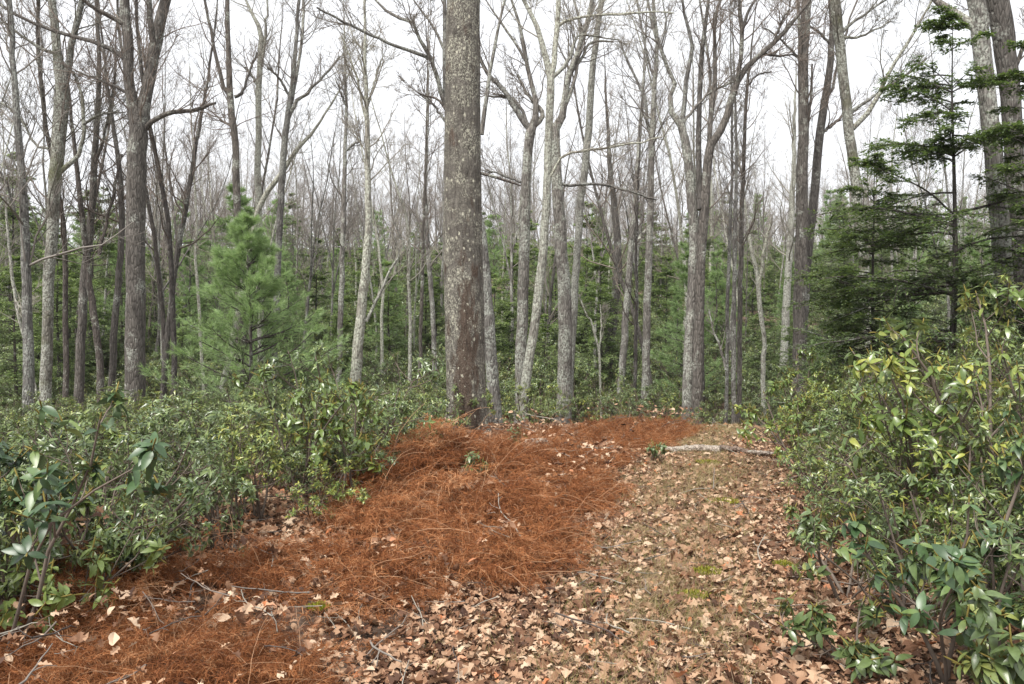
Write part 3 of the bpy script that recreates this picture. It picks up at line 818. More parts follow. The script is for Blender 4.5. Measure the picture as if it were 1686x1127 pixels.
# ================================================================== TRACED TREES
TREES = [
 # label, Y, bark, trunk, limbs, options
 ('grey tree half hidden behind the big trunk, crooked limbs reaching left', 13.5, 'grey',
  [(816, 708, 23), (809, 600, 20), (800, 470, 19), (790, 380, 18), (770, 300, 16), (742, 200, 14), (733, 120, 8), (732, 0, 6)],
  [[(740, 190, 9), (728, 160, 8), (712, 103, 7), (695, 72, 6), (682, 40, 4.5), (681, 25, 3)],
   [(711, 98, 7), (680, 85, 6), (641, 72, 5), (604, 54, 4.5), (560, 34, 4), (520, 12, 3)],
   [(683, 38, 5), (648, 26, 5), (620, 2, 3.5), (590, -30, 3)],
   [(793, 222, 8), (800, 165, 7), (808, 111, 6), (820, 50, 5), (832, 0, 4)],
   [(733, 200, 5), (715, 175, 4), (690, 154, 3)],
   [(730, 80, 5), (714, 45, 4), (690, 15, 3), (680, 0, 2.5)]], dict(tw=6, twl=1.5, t0=0.7, ext=3.0, lt=5)),
 ('grey tree just right of the big trunk, forking into four limbs one sweeping low left', 15.5, 'grey',
  [(857, 703, 20), (858, 600, 19), (862, 450, 18), (866, 330, 16), (868, 260, 15), (874, 214, 16), (884, 180, 9), (868, 111, 7), (862, 67, 6), (842, 0, 4)],
  [[(874, 214, 12), (860, 198, 10), (847, 178, 9), (832, 152, 8), (808, 128, 7), (795, 106, 6), (780, 70, 4)],
   [(876, 212, 10), (893, 189, 8), (880, 170, 6), (866, 150, 5), (852, 123, 4)],
   [(868, 205, 7), (858, 180, 5), (848, 165, 5), (830, 160, 4), (800, 160, 3)],
   [(865, 100, 5), (848, 70, 4), (830, 45, 4), (812, 20, 3), (800, 0, 2)],
   [(866, 303, 4), (845, 296, 4), (820, 286, 3), (800, 280, 2)]], dict(tw=5, twl=1.4, t0=0.6, ext=2.0, lt=5)),
 ('pale tree with crooked leaning lower trunk, right of the big trunk', 15.0, 'pale',
  [(858, 700, 17), (866, 625, 16), (878, 550, 15), (890, 460, 15), (897, 370, 14), (902, 280, 13), (904, 216, 13), (907, 140, 13), (901, 105, 11), (890, 67, 9), (880, 34, 8), (862, 0, 6)],
  [[(907, 130, 10), (915, 90, 9), (917, 45, 9), (921, 0, 8)],
   [(910, 128, 7), (930, 108, 6), (942, 85, 6), (950, 60, 4), (975, 58, 3), (1020, 66, 2)],
   [(917, 45, 6), (935, 33, 5), (970, 28, 4), (1010, 23, 4), (1060, 20, 3), (1110, 22, 2)],
   [(900, 305, 5), (925, 258, 4), (965, 250, 4), (1010, 241, 3.5), (1050, 236, 3), (1090, 224, 2)]], dict(tw=5, twl=1.5, t0=0.6, ext=3.0, lt=5)),
 ('broad grey trunk with a dark hollow at its foot, right of the big trunk', 18.0, 'grey',
  [(928, 688, 26), (930, 600, 24), (930, 500, 22), (925, 420, 20), (920, 340, 19), (915, 250, 17), (914, 210, 16), (927, 192, 12), (934, 135, 10), (952, 85, 9), (963, 50, 8), (975, 0, 7)],
  [[(930, 175, 8), (944, 140, 6), (952, 100, 5), (955, 40, 5), (944, 0, 4)],
   [(918, 300, 6), (930, 305, 5), (960, 303, 5), (1000, 307, 4), (1040, 316, 4), (1080, 330, 3)],
   [(935, 130, 6), (958, 95, 5), (975, 70, 4), (1010, 68, 3)]], dict(tw=8, twl=1.8, t0=0.6, ext=3.0, lt=5)),
 ('tall slim pale trunk without limbs leaning right to the top of the picture', 19.0, 'pale',
  [(936, 660, 14), (944, 520, 13), (950, 420, 12), (956, 340, 12), (967, 236, 12), (973, 150, 11), (980, 80, 10), (990, 0, 9)], [], dict(tw=8, twl=1.4, t0=0.75, ext=5.0)),
 ('twin-stemmed grey-brown tree at the far end of the path with curling upper limbs', 16.5, 'grey',
  [(1131, 692, 20), (1134, 600, 19), (1139, 500, 18), (1143, 400, 17), (1137, 300, 15), (1128, 230, 14), (1121, 205, 12), (1105, 185, 9), (1103, 160, 8), (1113, 146, 7), (1095, 101, 6), (1074, 40, 5), (1066, 0, 4)],
  [[(1127, 225, 9), (1124, 190, 8), (1132, 120, 7), (1140, 70, 6), (1128, 30, 5), (1122, 0, 4)],
   [(1121, 208, 6), (1135, 190, 5), (1160, 160, 4), (1190, 142, 4), (1210, 136, 3)],
   [(1100, 115, 4), (1090, 80, 3), (1098, 40, 3), (1090, 0, 2)]], dict(tw=5, twl=1.4, t0=0.6, ext=2.5, lt=5)),
 ('darker right-hand stem beside the twin grey trunk at the path end, wide limb rising right', 16.3, 'brown',
  [(1148, 690, 18), (1149, 600, 17), (1151, 500, 16), (1156, 400, 16), (1162, 310, 15), (1170, 236, 14), (1188, 214, 12), (1200, 180, 12), (1210, 145, 11), (1225, 115, 9), (1255, 88, 8), (1290, 55, 7), (1320, 18, 5), (1335, 0, 4)],
  [[(1210, 145, 8), (1216, 118, 7), (1222, 60, 7), (1220, 20, 6), (1216, 0, 5)],
   [(1222, 50, 5), (1232, 22, 5), (1244, 0, 4)],
   [(1168, 235, 8), (1170, 195, 8), (1178, 130, 7), (1176, 60, 6), (1178, 25, 5), (1186, 0, 4)],
   [(1153, 345, 11), (1149, 240, 9), (1153, 150, 8), (1155, 95, 8), (1162, 30, 6), (1166, 0, 5)],
   [(1255, 88, 5), (1275, 92, 4), (1300, 90, 3), (1316, 98, 2)],
   [(1274, 70, 5), (1285, 40, 4), (1300, 15, 3)]], dict(tw=6, twl=1.5, t0=0.6, ext=2.5, lt=6)),
 ('tall straight brown trunk left of the hemlocks, rising bare to the top edge', 20.0, 'brown',
  [(1314, 632, 19), (1316, 540, 20), (1319, 440, 21), (1320, 340, 19), (1323, 219, 17), (1323, 101, 16), (1328, 0, 15)],
  [[(1322, 150, 6), (1318, 90, 6), (1316, 40, 5), (1313, 0, 5)], [(1320, 100, 4), (1280, 60, 3), (1255, 45, 2)],
   [(1326, 240, 4), (1336, 150, 4), (1337, 105, 3)]], dict(tw=8, twl=1.8, t0=0.55, ext=4.0, lt=4)),
 ('brown trunk leaning right from the foot of the tall straight one', 20.6, 'brown',
  [(1322, 560, 14), (1328, 450, 14), (1337, 350, 14), (1346, 260, 14), (1354, 190, 13), (1366, 118, 11), (1370, 67, 10), (1368, 0, 8)],
  [[(1350, 225, 6), (1372, 205, 5), (1395, 185, 4)], [(1358, 165, 6), (1370, 150, 5), (1378, 110, 4), (1392, 60, 4), (1400, 30, 3), (1412, 0, 3)],
   [(1368, 75, 5), (1350, 55, 4), (1330, 40, 3)]], dict(tw=6, twl=1.6, t0=0.5, ext=3.0, lt=5)),
 ('mossy pale trunk arching above the hemlock with two long limbs reaching right', 17.0, 'mossy',
  [(1432, 560, 16), (1426, 470, 16), (1415, 370, 16), (1407, 290, 16), (1399, 219, 16), (1390, 140, 16), (1381, 60, 16), (1375, 0, 16)],
  [[(1404, 212, 9), (1430, 185, 8), (1450, 150, 7), (1460, 125, 6), (1495, 70, 5), (1518, 30, 4), (1535, 0, 3)],
   [(1400, 185, 6), (1430, 165, 5), (1460, 143, 5), (1495, 122, 4), (1525, 98, 3)],
   [(1382, 60, 6), (1400, 40, 5), (1425, 25, 4), (1445, 10, 3), (1460, 0, 3)],
   [(1385, 62, 5), (1410, 62, 4), (1440, 50, 3), (1465, 36, 2)]], dict(tw=6, twl=1.5, t0=0.6, ext=3.0, lt=6)),
 ('stout grey trunk at the right edge with a thick limb arching left at the top', 11.5, 'grey',
  [(1662, 640, 30), (1656, 520, 29), (1648, 400, 29), (1640, 300, 28), (1630, 200, 27), (1620, 110, 27), (1612, 40, 27), (1606, 0, 26)],
  [[(1610, 48, 17), (1590, 34, 15), (1565, 17, 13), (1538, -2, 11), (1510, -30, 9)]], dict(tw=6, twl=1.2, t0=0.6, ext=4.0, lt=3)),
 ('thick peeling trunk at the extreme right edge beside its stout grey neighbour', 11.9, 'brown',
  [(1690, 620, 34), (1682, 500, 32), (1676, 400, 30), (1670, 270, 28), (1664, 160, 30), (1655, 80, 32), (1643, 0, 34)],
  [[(1668, 120, 8), (1684, 80, 6), (1700, 40, 5)]], dict(tw=5, twl=1.2, t0=0.6, ext=4.0, lt=3)),
 ('thick brown tree on the left splitting into two upright stems', 17.5, 'brown',
  [(222, 650, 33), (223, 560, 31), (223, 450, 30), (224, 350, 30), (226, 260, 30), (228, 210, 28), (216, 165, 17), (210, 67, 16), (206, 0, 15)],
  [[(231, 215, 20), (240, 160, 19), (250, 100, 19), (260, 50, 18), (274, 0, 16)],
   [(252, 70, 10), (247, 30, 10), (245, 0, 9)],
   [(236, 215, 10), (255, 198, 8), (275, 187, 8), (310, 184, 7), (335, 177, 6), (354, 171, 4)],
   [(212, 100, 10), (190, 85, 8), (165, 73, 7), (128, 62, 6), (98, 54, 6), (50, 36, 5), (0, 8, 5), (-40, -20, 4)],
   [(212, 45, 9), (190, 32, 8), (165, 20, 7), (142, 4, 6), (120, -20, 5)],
   [(214, 155, 6), (190, 143, 5), (160, 130, 4), (125, 118, 3)]], dict(tw=10, twl=2.0, t0=0.5, ext=3.0, lt=6)),
 ('lichen-grey tree near the left edge forking low into a V, with a black hooked branch', 18.5, 'mossy',
  [(76, 620, 18), (78, 540, 17), (80, 470, 17), (86, 380, 18), (91, 300, 19), (98, 210, 22), (102, 150, 22), (96, 100, 15), (90, 45, 13), (85, 0, 12)],
  [[(104, 150, 13), (114, 105, 11), (122, 60, 10), (131, 17, 9), (135, 0, 9)],
   [(97, 285, 9), (112, 272, 8), (128, 258, 7), (137, 225, 6), (138, 195, 6), (133, 152, 5), (120, 118, 4)],
   [(138, 205, 5), (158, 192, 4), (180, 186, 3), (205, 185, 2)],
   [(94, 90, 6), (60, 75, 5), (30, 55, 4), (0, 30, 3)],
   [(80, 245, 5), (55, 235, 4), (30, 190, 4), (0, 170, 4)]], dict(tw=10, twl=1.9, t0=0.4, ext=3.0, lt=6)),
 ('smooth light-grey slim trunk at the far left rising behind the near rhododendron leaves', 14.0, 'grey',
  [(47, 672, 18), (47, 600, 17), (45, 500, 15), (42, 400, 14), (38, 310, 12), (30, 220, 11), (22, 110, 9), (16, 0, 7)], [
   [(42, 385, 5), (25, 350, 4), (10, 300, 4), (-10, 270, 3)]], dict(tw=14, twl=1.8, t0=0.3, ext=2.5)),
 ('thin red-brown tree between the lichen-grey V tree and the thick split tree', 21.0, 'brown',
  [(131, 628, 15), (134, 560, 14), (138, 470, 13), (146, 400, 12), (153, 320, 11), (158, 220, 9), (164, 110, 7), (158, 0, 5)], [
   [(156, 270, 6), (170, 230, 5), (182, 170, 4), (190, 120, 3)]], dict(tw=16, twl=2.2, t0=0.35, ext=2.0)),
 ('dark thin tree leaning left, crossing the red-brown tree low down', 20.0, 'dark',
  [(166, 652, 12), (163, 590, 11), (155, 520, 11), (145, 450, 10), (138, 380, 9), (128, 290, 7), (118, 200, 5)], [
   [(163, 420, 6), (175, 370, 5), (188, 310, 5), (200, 255, 4)]], dict(tw=10, twl=1.8, t0=0.4)),
 ('thin grey trunk close on the left side of the thick split tree', 20.5, 'brown',
  [(184, 648, 11), (188, 560, 11), (194, 470, 10), (200, 390, 10), (198, 300, 8), (185, 200, 6), (172, 100, 4)], [], dict(tw=12, twl=2.0, t0=0.4)),
 ('slim pinkish-grey tree leaning right between the thick split tree and the young pine', 20.0, 'brown',
  [(270, 625, 9), (277, 550, 9), (284, 480, 9), (292, 420, 9), (305, 350, 8), (318, 270, 7), (332, 190, 5), (345, 110, 4)], [], dict(tw=16, twl=2.0, t0=0.35)),
 ('thin crooked whitish stem left of the young pine', 22.0, 'pale',
  [(331, 570, 5), (328, 520, 5), (326, 470, 5), (321, 420, 4), (324, 370, 4), (320, 300, 3)], [], dict(tw=8, twl=1.2, t0=0.4)),
 ('two-limbed slender tree behind the young pine, limbs spreading in a narrow V', 24.0, 'brown',
  [(396, 590, 12), (394, 480, 12), (391, 370, 12), (389, 290, 12), (388, 236, 11), (381, 185, 11), (378, 145, 10), (375, 67, 8), (374, 0, 7)],
  [[(380, 160, 8), (370, 150, 7), (358, 105, 6), (347, 50, 5), (337, 0, 4)], [(386, 160, 6), (400, 152, 5), (412, 115, 4), (424, 88, 3)],
   [(388, 225, 5), (378, 205, 4), (363, 200, 3)]], dict(tw=8, twl=2.2, t0=0.5, ext=3.0, lt=5)),
 ('straight pale tree behind the young pine, broken off near the top', 25.0, 'pale',
  [(430, 590, 11), (428, 470, 11), (426, 340, 11), (425, 202, 10), (428, 101, 9), (430, 55, 8), (420, 30, 6), (408, 8, 4)],
  [[(430, 110, 5), (437, 60, 4), (441, 0, 3)], [(428, 150, 5), (415, 125, 4), (405, 110, 3)]], dict(tw=10, twl=2.0, t0=0.55, lt=3)),
 ('slim tree right of the young pine with a long limb arching out to the right', 23.0, 'grey',
  [(452, 590, 11), (456, 480, 11), (460, 380, 11), (465, 287, 11), (472, 202, 10), (482, 135, 8), (489, 50, 6), (492, 0, 5)],
  [[(474, 195, 7), (489, 166, 6), (505, 155, 5), (525, 133, 4), (545, 112, 4), (560, 92, 3)], [(480, 170, 6), (490, 110, 5), (498, 50, 5), (500, 0, 4)],
   [(478, 160, 5), (460, 130, 4), (440, 112, 3)]], dict(tw=8, twl=2.0, t0=0.5, ext=2.0, lt=5)),
 ('pale dead trunk leaning steeply right across the slim trees behind the young pine', 23.5, 'pale',
  [(414, 400, 9), (424, 350, 9), (442, 315, 9), (462, 288, 8), (483, 255, 7), (505, 228, 6), (528, 200, 4)], [], dict(tw=6, twl=1.2, t0=0.5)),
 ('lichen-pale tree leaning right with a thin side stem, left of the big trunk', 16.0, 'pale',
  [(582, 680, 20), (588, 590, 18), (596, 500, 16), (603, 430, 14), (607, 350, 11), (605, 260, 9), (603, 168, 7), (601, 80, 5), (600, 0, 4)],
  [[(603, 530, 6), (618, 498, 5), (632, 468, 5), (645, 440, 4), (657, 420, 3), (650, 390, 2)],
   [(603, 200, 4), (590, 140, 4), (578, 100, 3), (562, 60, 2)], [(604, 180, 4), (620, 120, 3), (632, 90, 2)]], dict(tw=12, twl=1.5, t0=0.5, ext=2.0, lt=4)),
 ('thin upright grey tree halfway between the young pine and the lichen-pale tree', 21.0, 'grey',
  [(558, 640, 9), (560, 560, 9), (562, 470, 9), (565, 380, 8), (567, 290, 7), (570, 180, 5), (568, 110, 4)],
  [[(568, 250, 4), (580, 240, 4), (595, 232, 3)], [(570, 175, 4), (560, 150, 3), (552, 130, 2)]], dict(tw=14, twl=1.8, t0=0.4)),
 ('very thin straight whitish sapling trunk left of the big trunk', 17.0, 'pale',
  [(675, 655, 6), (675, 560, 6), (674, 470, 5), (673, 390, 4), (665, 340, 4), (650, 300, 3)], [[(672, 420, 3), (662, 395, 3), (648, 365, 2)]], dict(tw=8, twl=1.0, t0=0.4)),
 ('thin reddish stem close beside the whitish sapling, left of the big trunk', 17.6, 'brown',
  [(688, 660, 6), (692, 580, 6), (694, 500, 6), (696, 400, 5), (700, 300, 4), (702, 210, 3)], [], dict(tw=10, twl=1.2, t0=0.4)),
 ('crooked grey stem nearest the left side of the big trunk', 20.0, 'grey',
  [(716, 620, 8), (714, 540, 8), (709, 470, 8), (704, 400, 7), (700, 330, 6), (703, 240, 4)], [], dict(tw=12, twl=1.6, t0=0.4)),
 ('grey-brown trunk leaning right above the red leaf patch on the slope', 27.0, 'brown',
  [(1000, 622, 16), (1006, 560, 15), (1012, 500, 14), (1018, 430, 13), (1012, 350, 11), (1005, 280, 8), (1000, 200, 5)], [], dict(tw=8, twl=2.0, t0=0.5)),
 ('slim grey trunk between the red leaf patch and the dark thin stem', 24.0, 'grey',
  [(1021, 652, 12), (1027, 570, 12), (1032, 500, 11), (1038, 420, 10), (1046, 330, 9), (1052, 240, 7), (1058, 150, 5)],
  [[(1036, 420, 6), (1050, 395, 5), (1070, 372, 4)]], dict(tw=9, twl=1.8, t0=0.45)),
 ('dark thin stem just left of the lichen-spotted upright tree', 21.0, 'dark',
  [(1045, 645, 6), (1047, 570, 6), (1048, 490, 5), (1047, 420, 4), (1050, 340, 3)], [], dict(tw=8, twl=1.4, t0=0.3)),
 ('lichen-spotted upright tree forking near the top, left of the twin-stemmed tree', 20.0, 'grey',
  [(1062, 652, 13), (1064, 560, 13), (1067, 450, 12), (1071, 360, 11), (1072, 260, 10), (1075, 202, 9), (1079, 118, 7), (1082, 67, 6), (1076, 0, 5)],
  [[(1072, 225, 7), (1066, 200, 6), (1062, 162, 5), (1048, 132, 4), (1032, 95, 4), (1022, 70, 3)], [(1079, 130, 4), (1066, 100, 4), (1058, 50, 3), (1050, 0, 3)]],
  dict(tw=12, twl=1.8, t0=0.45, ext=2.0, lt=5)),
 ('thin white forked sapling bending left over the laurels', 19.0, 'pale',
  [(988, 645, 4), (987, 600, 4), (984, 565, 4), (975, 535, 3.5), (966, 515, 3), (957, 498, 2)], [[(987, 590, 3), (990, 540, 2.5), (988, 500, 2)]], dict(tw=5, twl=0.6, t0=0.4)),
 ('leftmost of three thin parallel stems right of the twin-stemmed tree', 18.0, 'grey',
  [(1196, 655, 6), (1197, 580, 6), (1198, 500, 6), (1201, 420, 6), (1203, 350, 5), (1206, 250, 4), (1204, 150, 3)],
  [[(1195, 610, 4), (1186, 570, 4), (1174, 545, 3), (1168, 510, 2)]], dict(tw=12, twl=1.3, t0=0.4)),
 ('middle of three thin parallel stems right of the twin-stemmed tree', 17.6, 'grey',
  [(1208, 664, 8), (1208, 580, 8), (1209, 480, 7), (1210, 380, 6), (1212, 280, 5), (1211, 190, 4), (1208, 110, 3)], [], dict(tw=12, twl=1.3, t0=0.4)),
 ('rightmost of three thin parallel stems right of the twin-stemmed tree', 18.4, 'brown',
  [(1217, 650, 8), (1218, 560, 8), (1219, 460, 8), (1221, 370, 7), (1225, 250, 6), (1229, 152, 5), (1238, 80, 3)], [[(1229, 145, 3), (1245, 125, 3), (1270, 118, 2)]], dict(tw=14, twl=1.4, t0=0.4)),
 ('bent pale trunk with a mossy elbow standing alone right of the three thin stems', 21.0, 'pale',
  [(1257, 640, 8), (1256, 590, 8), (1259, 565, 7), (1252, 510, 8), (1245, 450, 7), (1236, 400, 6), (1228, 350, 4)], [[(1250, 480, 6), (1255, 430, 5), (1262, 395, 5), (1272, 360, 3)]], dict(tw=10, twl=1.1, t0=0.4)),
 ('pale smooth trunk standing behind the tall straight brown one', 30.0, 'pale',
  [(1292, 560, 13), (1296, 480, 12), (1301, 400, 11), (1305, 320, 9), (1308, 220, 6)], [], dict(tw=14, twl=2.6, t0=0.4)),
 ('thin tree crossing the black branch at the left edge, whitish and crooked', 17.0, 'pale',
  [(40, 560, 4), (26, 500, 5), (20, 450, 5), (14, 400, 4), (10, 330, 3)], [[(24, 490, 4), (35, 508, 3), (50, 505, 2)]], dict(tw=8, twl=0.9, t0=0.3)),
]
for i, (lab, Y, bk, tr, lim, opt) in enumerate(TREES):
    traced_tree('bare_tree', lab, Y, bk, tr, lim, seed=i * 7 + 3, **opt)

# ================================================================== CONIFERS NEAR AND MID
def at(px, Y):
    x = (px - CX) / F * Y
    return (x, Y, T1(x, Y))
conifer('young_pine', pine_meshes(11, 4.3, 4.4, 0.05, 0.24, 0.01, nd=0.14, wd=0.0030, per=16, side=14, tuft=4, cone=1.05), at(413, 15.0), 0.4, 1.0,
        'soft green young white pine standing above the laurels on the left', None, 'pine tree')
conifer('hemlock_tree', hemlock_meshes(21, 5.7, 4.4, 0.055, 90, 0.15, 17, 0.050, 1.05, bias=math.pi, droop=-0.085), at(1567, 11.0), 0.0, 1.0,
        'near hemlock with a straight dark stem and see-through sprays, right of the path', None, 'hemlock')
conifer('hemlock_tree', hemlock_meshes(22, 4.2, 3.2, 0.045, 85, 0.05, 17, 0.052, 1.25, droop=-0.09), at(1440, 12.5), 1.0, 1.0,
        'dense hemlock in front of the arching mossy trunk, left of the see-through one', None, 'hemlock')
conifer('hemlock_tree', hemlock_meshes(23, 4.9, 2.4, 0.06, 80, 0.12, 16, 0.050, 1.15, droop=-0.09), at(1690, 10.4), 2.0, 1.0,
        'dark hemlock in front of the two stout trunks at the right edge', None, 'hemlock')

conifer('hemlock_tree', hemlock_meshes(24, 2.7, 2.6, 0.035, 95, 0.04, 17, 0.052, 1.3, droop=-0.09), at(1400, 13.8), 0.7, 1.0,
        'short dense hemlock low between the tall straight brown trunk and the taller hemlocks', None, 'hemlock')

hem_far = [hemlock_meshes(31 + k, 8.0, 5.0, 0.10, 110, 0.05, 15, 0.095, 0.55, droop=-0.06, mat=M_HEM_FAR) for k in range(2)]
pine_far = [pine_meshes(41 + k, 9.0, 4.2, 0.10, 0.55, 0.12, nd=0.22, wd=0.009, per=11, side=9, tuft=3) for k in range(2)]
# mid-distance and far evergreens: px, distance, scale, kind, label
EVG = [
 (392, 30, 0.92, 'p', 'dark tall pine whose top shows above the young pine'),
 (345, 36, 0.75, 'p', 'shorter pine on the slope left of the tall dark pine'),
 (640, 30, 0.62, 'h', 'bright green hemlock close left of the big trunk'),
 (600, 36, 0.7, 'h', 'hemlock behind the lichen-pale leaning tree'),
 (520, 34, 0.72, 'h', 'dark hemlock on the slope right of the young pine'),
 (700, 33, 0.55, 'h', 'low hemlock showing just left of the big trunk'),
 (815, 28, 0.55, 'h', 'dark hemlock just right of the big trunk'),
 (845, 33, 0.7, 'h', 'hemlock behind the four-limbed grey tree'),
 (965, 34, 0.9, 'h', 'light green hemlock between the slim pale trunk and the red leaf patch'),
 (985, 42, 0.8, 'p', 'far pine whose tip shows right of the slim pale trunk'),
 (1180, 33, 0.62, 'p', 'green pine behind the three thin parallel stems'),
 (1160, 42, 0.7, 'h', 'hemlock far behind the twin-stemmed tree'),
 (95, 24, 0.72, 'h', 'wide hemlock behind the lichen-grey V tree'),
 (25, 22, 0.62, 'h', 'hemlock at the far left edge of the slope'),
 (20, 34, 1.15, 'h', 'tall grey-green hemlock filling the left edge of the sky'),
 (150, 30, 0.95, 'h', 'tall hemlock behind the thin trees left of the split tree'),
 (255, 34, 0.7, 'h', 'small hemlock just right of the thick split tree'),
 (1620, 18, 0.5, 'p', 'blue-green pine glimpsed between the near hemlock and the stout trunks'),
 (1500, 20, 0.45, 'p', 'low green pine glimpsed through the near hemlock'),
 (1365, 24, 0.42, 'h', 'low hemlock right of the tall straight brown trunk'),
 (1390, 46, 0.85, 'h', 'hemlock high on the slope left of the near hemlocks'),
 (560, 26, 0.42, 'h', 'low bright hemlock between the young pine and the lichen-pale leaning tree'),
 (300, 27, 0.45, 'h', 'low bright hemlock left of the young pine on the slope'),
 (60, 27, 0.5, 'h', 'low bright hemlock behind the smooth slim trunk at the far left'),
 (180, 38, 0.8, 'h', 'hemlock half hidden by the thick split tree'),
 (455, 40, 0.85, 'p', 'far pine showing between the slim trees right of the young pine'),
 (870, 40, 0.85, 'h', 'far hemlock showing among the pale trunks right of the big trunk'),
 (1075, 44, 0.8, 'h', 'far hemlock between the lichen-spotted tree and the twin-stemmed tree'),
 (1240, 40, 0.7, 'h', 'far hemlock behind the bent pale trunk'),
 (1300, 27, 0.36, 'h', 'low hemlock at the foot of the tall straight brown trunk'),
 (1345, 15, 0.20, 'p', 'small soft pine sapling at the right of the path end'),
]
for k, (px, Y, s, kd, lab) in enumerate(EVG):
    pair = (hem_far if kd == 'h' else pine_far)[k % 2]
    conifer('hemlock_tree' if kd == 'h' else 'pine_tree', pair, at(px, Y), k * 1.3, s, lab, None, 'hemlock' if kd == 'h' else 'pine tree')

# ================================================================== BACKGROUND BARE TREES
rng = np.random.default_rng(77)
BV = [bare_tree_meshes(100 + k, 12.3 + (k % 4) * 1.2, [0.085, 0.11, 0.07, 0.095][k % 4], ['grey', 'brown', 'pale', 'grey', 'pale', 'grey', 'brown', 'pale'][k],
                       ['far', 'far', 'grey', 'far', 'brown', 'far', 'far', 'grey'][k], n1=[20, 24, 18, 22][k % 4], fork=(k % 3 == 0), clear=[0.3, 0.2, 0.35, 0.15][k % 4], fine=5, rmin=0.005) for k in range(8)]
def bg_positions(n, y0, y1, mind, seed, spread=0.74, power=1.0):
    g = np.random.default_rng(seed); out = []
    tries = 0
    while len(out) < n and tries < n * 60:
        tries += 1
        y = math.sqrt(g.uniform(y0 * y0, y1 * y1)) if power == 1.0 else g.uniform(y0, y1)
        x = g.uniform(-spread, spread) * y
        if abs(x - path_x(y)) < 1.6 and y < 26: continue
        if all((x - a) ** 2 + (y - b) ** 2 > mind * mind for a, b in out[-200:]): out.append((x, y))
    return out
KIND_BG = ['forked grey', 'thin brown', 'thin pale', 'forked grey', 'thin pale', 'thin grey', 'forked brown', 'thin pale']
def bg_label(x, y, v):
    px = w2px(x, y, 0)[0]
    where = ('left of the thick split tree' if px < 210 else 'behind the young pine' if px < 500 else 'left of the big trunk' if px < 740 else
             'among the pale trunks' if px < 990 else 'behind the twin-stemmed tree' if px < 1190 else 'behind the thin parallel stems' if px < 1300 else 'behind the hemlocks')
    return '%s bare tree %s, %s' % (KIND_BG[v], where, 'lower on the slope' if y < 47 else 'higher up the slope')
GRP_BG = lambda lab: lab.replace('tree', 'trees', 1)
protoB = [None] * 8
for k, (x, y) in enumerate(bg_positions(135, 31, 66, 1.5, 5, power=2)):
    v = int(rng.integers(0, 8)); s = float(rng.uniform(0.6, 1.02)) * (0.8 + 0.2 * min(1, (y - 25) / 30)); rz = float(rng.uniform(0, 6.28))
    loc = (x, y, T1(x, y)); sc = (s * 0.95, s * 0.95, s)
    lab = bg_label(x, y, v)
    if protoB[v] is None:
        r = tag(empty('slope_tree', loc, rz, sc), lab, 'tree', GRP_BG(lab))
        link('trunk', BV[v][0], r); c = link('crown', BV[v][1], r); c['kind'] = 'stuff'
        protoB[v] = r
    else:
        copy_thing(protoB[v], loc, rz, sc, lab, GRP_BG(lab))

SV = [bare_tree_meshes(130 + k, 12.5 + 1.2 * k, 0.062 + 0.008 * (k % 3), ['grey', 'pale', 'brown', 'grey', 'dark'][k], ['grey', 'pale', 'brown', 'grey', 'brown'][k],
                       n1=22, fork=(k in (0, 3)), clear=[0.3, 0.42, 0.22, 0.38, 0.3][k], fine=5, rmin=0.0042, crook=0.06) for k in range(5)]
KIND_S = ['slender grey', 'slender pale', 'slender brown', 'slender forked grey', 'slender dark']
KIND_SAVE, KIND_BG = KIND_BG, KIND_S
protoV = [None] * 5
gS = np.random.default_rng(44)
for x, y in bg_positions(28, 19.5, 33, 1.3, 21, spread=0.70, power=2):
    if abs(x + 0.65 * y / 10) < 0.9: continue
    v = int(gS.integers(0, 5)); sc = float(gS.uniform(0.75, 1.05)); loc = (x, y, T1(x, y)); rz = float(gS.uniform(0, 6.28))
    lab = bg_label(x, y, v).replace('lower on the slope', 'near the hollow')
    if protoV[v] is None:
        r = tag(empty('slender_tree', loc, rz, sc), lab, 'tree', GRP_BG(lab))
        link('trunk', SV[v][0], r); c = link('crown', SV[v][1], r); c['kind'] = 'stuff'
        protoV[v] = r
    else:
        copy_thing(protoV[v], loc, rz, sc, lab, GRP_BG(lab))
# evergreens scattered over the slope
KIND_BG = ['bushy green hemlock', 'narrow green hemlock', 'soft green pine', 'ragged green pine']
protoE = [None] * 4
gE = np.random.default_rng(46)
for x, y in bg_positions(105, 23, 58, 2.0, 23, spread=0.72, power=2):
    v = int(gE.choice(4, p=[0.4, 0.25, 0.2, 0.15])); sc = float(gE.uniform(0.45, 0.95)) * (0.7 + 0.3 * (y - 24) / 32); loc = (x, y, T1(x, y)); rz = float(gE.uniform(0, 6.28))
    lab = bg_label(x, y, v).replace(' bare tree', '')
    grp = lab.replace('hemlock ', 'hemlocks ').replace('pine ', 'pines ', 1)
    pair = (hem_far + pine_far)[v]
    if protoE[v] is None:
        r = tag(empty('hemlock_tree' if v < 2 else 'pine_tree', loc, rz, sc), lab, 'hemlock' if v < 2 else 'pine tree', grp)
        link('trunk', pair[0], r); c = link('crown', pair[1], r); c['kind'] = 'stuff'
        protoE[v] = r
    else:
        copy_thing(protoE[v], loc, rz, sc, lab, grp)

